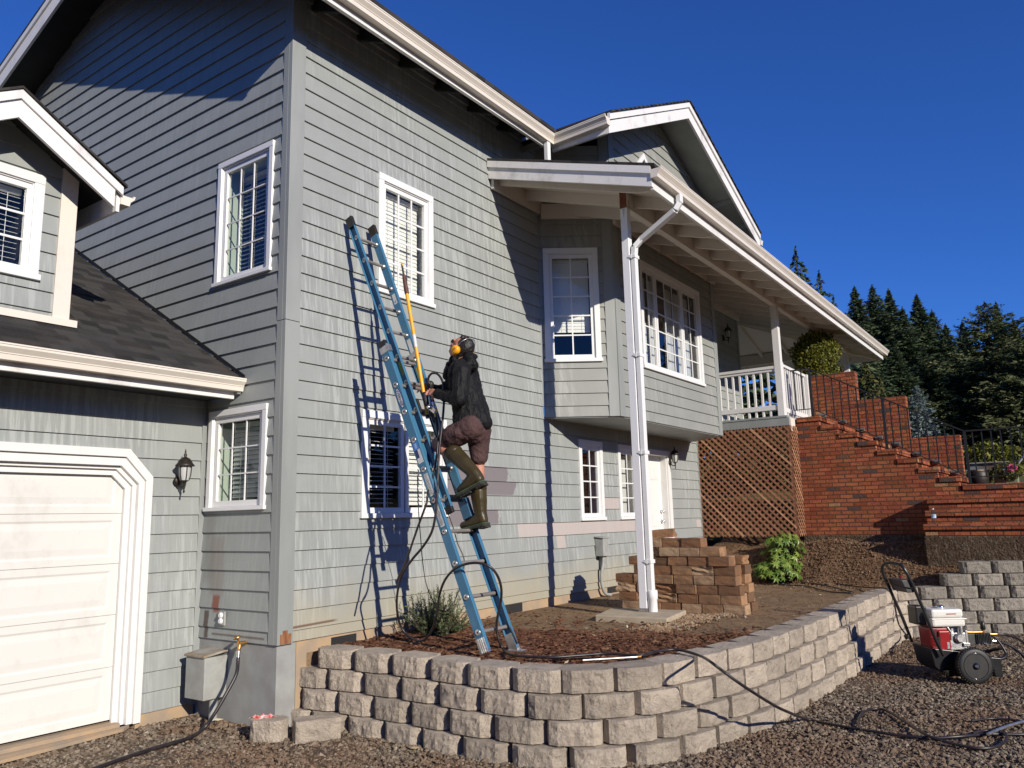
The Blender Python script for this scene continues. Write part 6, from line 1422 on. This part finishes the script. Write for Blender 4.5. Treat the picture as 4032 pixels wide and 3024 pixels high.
# hedge seen through the deck balusters
for i,(x,y,z,r_) in enumerate(((20.6,5.6,2.9,1.2),(21.3,7.6,3.0,1.3))):
    hd = thing('green_shrub', ('clipped green shrub seen through the deck balusters','second green shrub farther left behind the deck')[i], 'shrub', (x,y,z-1), 'shrubs behind the deck'); q = merge([leafball((x,y,z),(1.0,r_,1.35),2600,.12,30+i,shell=.6), leafball((x,y,z-.9),(1.0,r_,.9),1200,.12,40+i,shell=.6)]); fast('foliage', q[0], q[1], M['cedar'], hd, attr=q[2])
    f = MB(); f.tube([V(x,y,z-1.6),V(x,y,z)], .05, 7); f.build('stem', M['bark'], hd)
# bushy herb by the ladder foot
hc2 = V(6.02,5.20,.50)
hbz = thing('rosemary_bush', 'bushy grey green herb growing in the mulch behind the ladder foot', 'shrub', tuple(hc2))
g = np.random.default_rng(5); P=[];T=[];S=[];A2=[]; stems = MB()
for i in range(150):
    a = g.uniform(0,6.28); tilt_ = g.uniform(.1,1.25); L_ = g.uniform(.24,.46)*(1-.25*(tilt_/1.3)); d = V(math.cos(a)*math.sin(tilt_),math.sin(a)*math.sin(tilt_),math.cos(tilt_)); base = hc2+V(g.normal(0,.07),g.normal(0,.06),-.02)
    pts = [base+d*L_*t+V(0,0,.10*t*t*L_) for t in (0,.35,.7,1)]; stems.tube(pts, [.004,.0035,.003,.002], 4, cap=False)
    for k in range(46):
        t = .12+.88*k/45; p = base+d*L_*t+V(0,0,.10*t*t*L_); ld_ = V(*g.normal(0,1,3)); ld_ = (ld_-d*ld_.dot(d)).normalized()*.8+d*.7
        q = ld_.normalized(); P.append(p+q*.016); T.append(q); S.append(g.normal(0,1,3)); A2.append(min(1,max(0,g.normal(.2+.5*t,.16))))
P=np.array([tuple(p) for p in P]); T=np.array([tuple(p) for p in T]); S=unit(np.cross(T,np.array(S))); L_=.036*g.lognormal(0,.25,len(P)); v,f_=quads(P,T,S,L_,L_*.22)
fast('foliage', v, f_, M['herb'], hbz, attr=np.repeat(A2,4)); stems.build('stem', M['bark'], hbz)
# broad leaved plants in front of the lattice
def palmate(c, seed, n, rad, hgt, thing_):
    g = random.Random(seed); vs=[];fs=[];at=[]; sm = MB()
    for i in range(n):
        a = g.uniform(0,6.28); r_ = rad*math.sqrt(g.random()); z = hgt*(.25+.75*g.random())*(1-.35*r_/rad); p = V(c.x+r_*math.cos(a), c.y+r_*math.sin(a), c.z+z); nrm = V(math.cos(a)*.7+g.uniform(-.5,.2), math.sin(a)*.7-.45+g.uniform(-.4,.3), .75).normalized()
        sm.tube([c+V(g.uniform(-.05,.05),g.uniform(-.05,.05),0), p], .005, 4, cap=False)
        u = nrm.orthogonal().normalized(); v = nrm.cross(u); s_ = g.uniform(.05,.095); b0 = len(vs); k = 7; sh_ = g.uniform(.15,1); ph = g.uniform(0,6)
        vs.append(tuple(p)); at.append(sh_)
        for j in range(k*2):
            an = ph+2*math.pi*j/(k*2); rr = s_*(1.0 if j%2 == 0 else .42); q = p+(u*math.cos(an)+v*math.sin(an))*rr-nrm*(.25*rr*rr/s_); vs.append(tuple(q)); at.append(sh_)
        fs += [(b0,b0+1+j,b0+1+(j+1)%(k*2)) for j in range(k*2)]
    fast('leaves', vs, fs, M['fatsia'], thing_, attr=at); sm.build('stem', M['bark'], thing_)
for q,z,n,rad,hg,lab in (((1692,1180),.62,170,.33,.80,'taller bright green broad leaved plant against the lattice corner'),((1680,1240),.52,150,.36,.42,'low bright green broad leaved plant at the foot of the lattice')):
    c = PX(*q, 13.25 if z > .6 else 12.75); c.z = z; t_ = thing('leafy_plant', lab, 'plant', tuple(c), 'bright green plants by the lattice'); palmate(c, int(q[1]), n, rad, hg, t_)
# pale dry straw and leaf scraps scattered over the gravel and bed
g = np.random.default_rng(44); P=[]
while len(P) < 420:
    x = g.uniform(2.2,12.5); y = g.uniform(-1.5,6.4)
    if (x > X0-.05 and y > Y0-.05) or y > YG-.05 or math.hypot(x,y) < 3.2: continue
    P.append((x,y,(.53 if x < 7.3 else .508) if inside(x,y) else -.048+.01*g.random()))
P=np.array(P); T=unit(np.c_[g.normal(0,1,(len(P),2)),g.normal(0,.15,len(P))]); S=unit(np.cross(T,np.c_[g.normal(0,.4,(len(P),2)),np.ones(len(P))])); L_=.05*g.lognormal(0,.5,len(P)); v,f_=quads(P,T,S,L_,np.minimum(L_*.35,.006+.018*(g.random(len(P))<.4)))
M['straw'] = leaf_mat('dry_straw', [(.10,.05,.02),(.28,.19,.09),(.45,.36,.20),(.55,.48,.33)], .7, .1)
tag(fast('dry_leaves', v, f_, M['straw'], attr=np.repeat(g.random(len(P)),4)), kind='stuff')
# ------------------------------------------------------------------ wheelbarrow planter and pots on the landing
def pw_(x, y, X): return PX((3650+x/1.7304)/OPX, (1600+y/1.7304)/OPX, X)
WXX = 17.0
tl, tr_, bl2, br3 = pw_(268,392,WXX), pw_(612,398,WXX), pw_(300,445,WXX), pw_(560,440,WXX)
wb = thing('wheelbarrow', 'old grey metal wheelbarrow used as a planter on the landing behind the railing', 'wheelbarrow', (WXX,tl.y,2.0))
M['galv'] = simple('old_galvanised_metal', (.33,.34,.33), (.17,.10,.06), 5, .55, bump=.2)
y0,y1 = tl.y, tr_.y; zt_, zb_ = tl.z, bl2.z-.02
f = MB(); f.hexa([(WXX+a,b_,z) for z,ya,yb,d in ((zb_,bl2.y,br3.y,.05),(zt_,y0,y1,.0)) for a,b_ in ((d,ya),(d,yb),(.75-d,yb),(.75-d,ya))]); f.build('tub', M['galv'], wb, .01)
f = MB(); f.tube([V(WXX-.01,y0,zt_),V(WXX-.01,y1,zt_)], .014, 8); f.build('tub_rim', M['galv'], wb)
h0 = pw_(600,415,WXX); h1 = pw_(672,322,WXX-.1)
f = MB(); f.tube([V(WXX+.05,h0.y+.2,zb_+.02), h0, h1], .022, 8); f.build('barrow_handle', M['vinyl'], wb)
f = MB(); f.bar(V(WXX+.3,br3.y+.1,zb_), V(WXX+.3,br3.y,1.95), .04, .04); f.bar(V(WXX+.5,br3.y+.1,zb_), V(WXX+.5,br3.y,1.95), .04, .04); f.build('barrow_leg', M['black'], wb)
wc = pw_(352,505,WXX); f = MB(); f.lathe([(.10,-.04),(.19,-.05),(.20,0),(.19,.05),(.10,.04)], V(WXX+.3,wc.y,max(wc.z,2.16)), (1,0,0), 24); f.build('barrow_wheel', M['rubber'], wb)
pc = V(WXX+.3,(y0*.62+y1*.38),zt_+.12); pp = thing('barrow_plants', 'yellow green leafy plants growing in the wheelbarrow', 'plant', tuple(pc))
q = merge([leafball(pc,(.3,.42,.30),900,.07,61), leafball(pc+V(0,-.45,-.02),(.28,.35,.2),500,.07,62), leafball(pc+V(0,.3,0),(.25,.3,.22),400,.07,63)]); fast('foliage', q[0], q[1], M['basketleaf'], pp, attr=q[2])
f = MB(); f.tube([pc+V(0,0,-.2),pc+V(0,0,.1)], .02, 6); f.build('stem', M['bark'], pp)
g1, g2 = pw_(455,480,16.6), pw_(625,530,16.6); M['gpot'] = simple('sage_green_pot', (.20,.24,.14), (.16,.20,.11), 5, .6)
gp = thing('green_planter', 'sage green planter box on the landing below the wheelbarrow', 'planter', (16.6,(g1.y+g2.y)/2,1.96))
f = MB(); f.box(16.6,16.95,g2.y,g1.y,1.95,g1.z); f.build('planter_box', M['gpot'], gp, .012)
q = merge([leafball((16.6,g1.y-.02,g1.z+.02),(.12,.22,.12),260,.06,71), leafball((16.55,g2.y+.12,g1.z+.10),(.15,.25,.16),320,.06,72)]); fast('foliage', q[0], q[1], M['basketleaf'], gp, attr=q[2])
fl = pw_(580,420,16.4); M['pink'] = simple('pink_petals', (.65,.12,.28), (.55,.08,.2), 20, .6)
fv = leafball(fl,(.06,.09,.06),60,.05,81); fo = fast('pink_flowers', fv[0], fv[1], M['pink'], gp, attr=fv[2])
bk = pw_(350,505,16.5); bt2 = thing('brown_bucket', 'round brown tub with a pale lid standing behind the railing post', 'bucket', (16.5,bk.y,1.95)); f = MB(); f.lathe([(.12,0),(.17,.05),(.18,.25),(.15,.30)], V(16.5,bk.y,1.95), n=20); f.build('tub', M['bronze'], bt2); f = MB(); f.lathe([(.10,.30),(.11,.32)], V(16.5,bk.y,1.952), n=16); f.build('lid', M['padconc'], bt2)
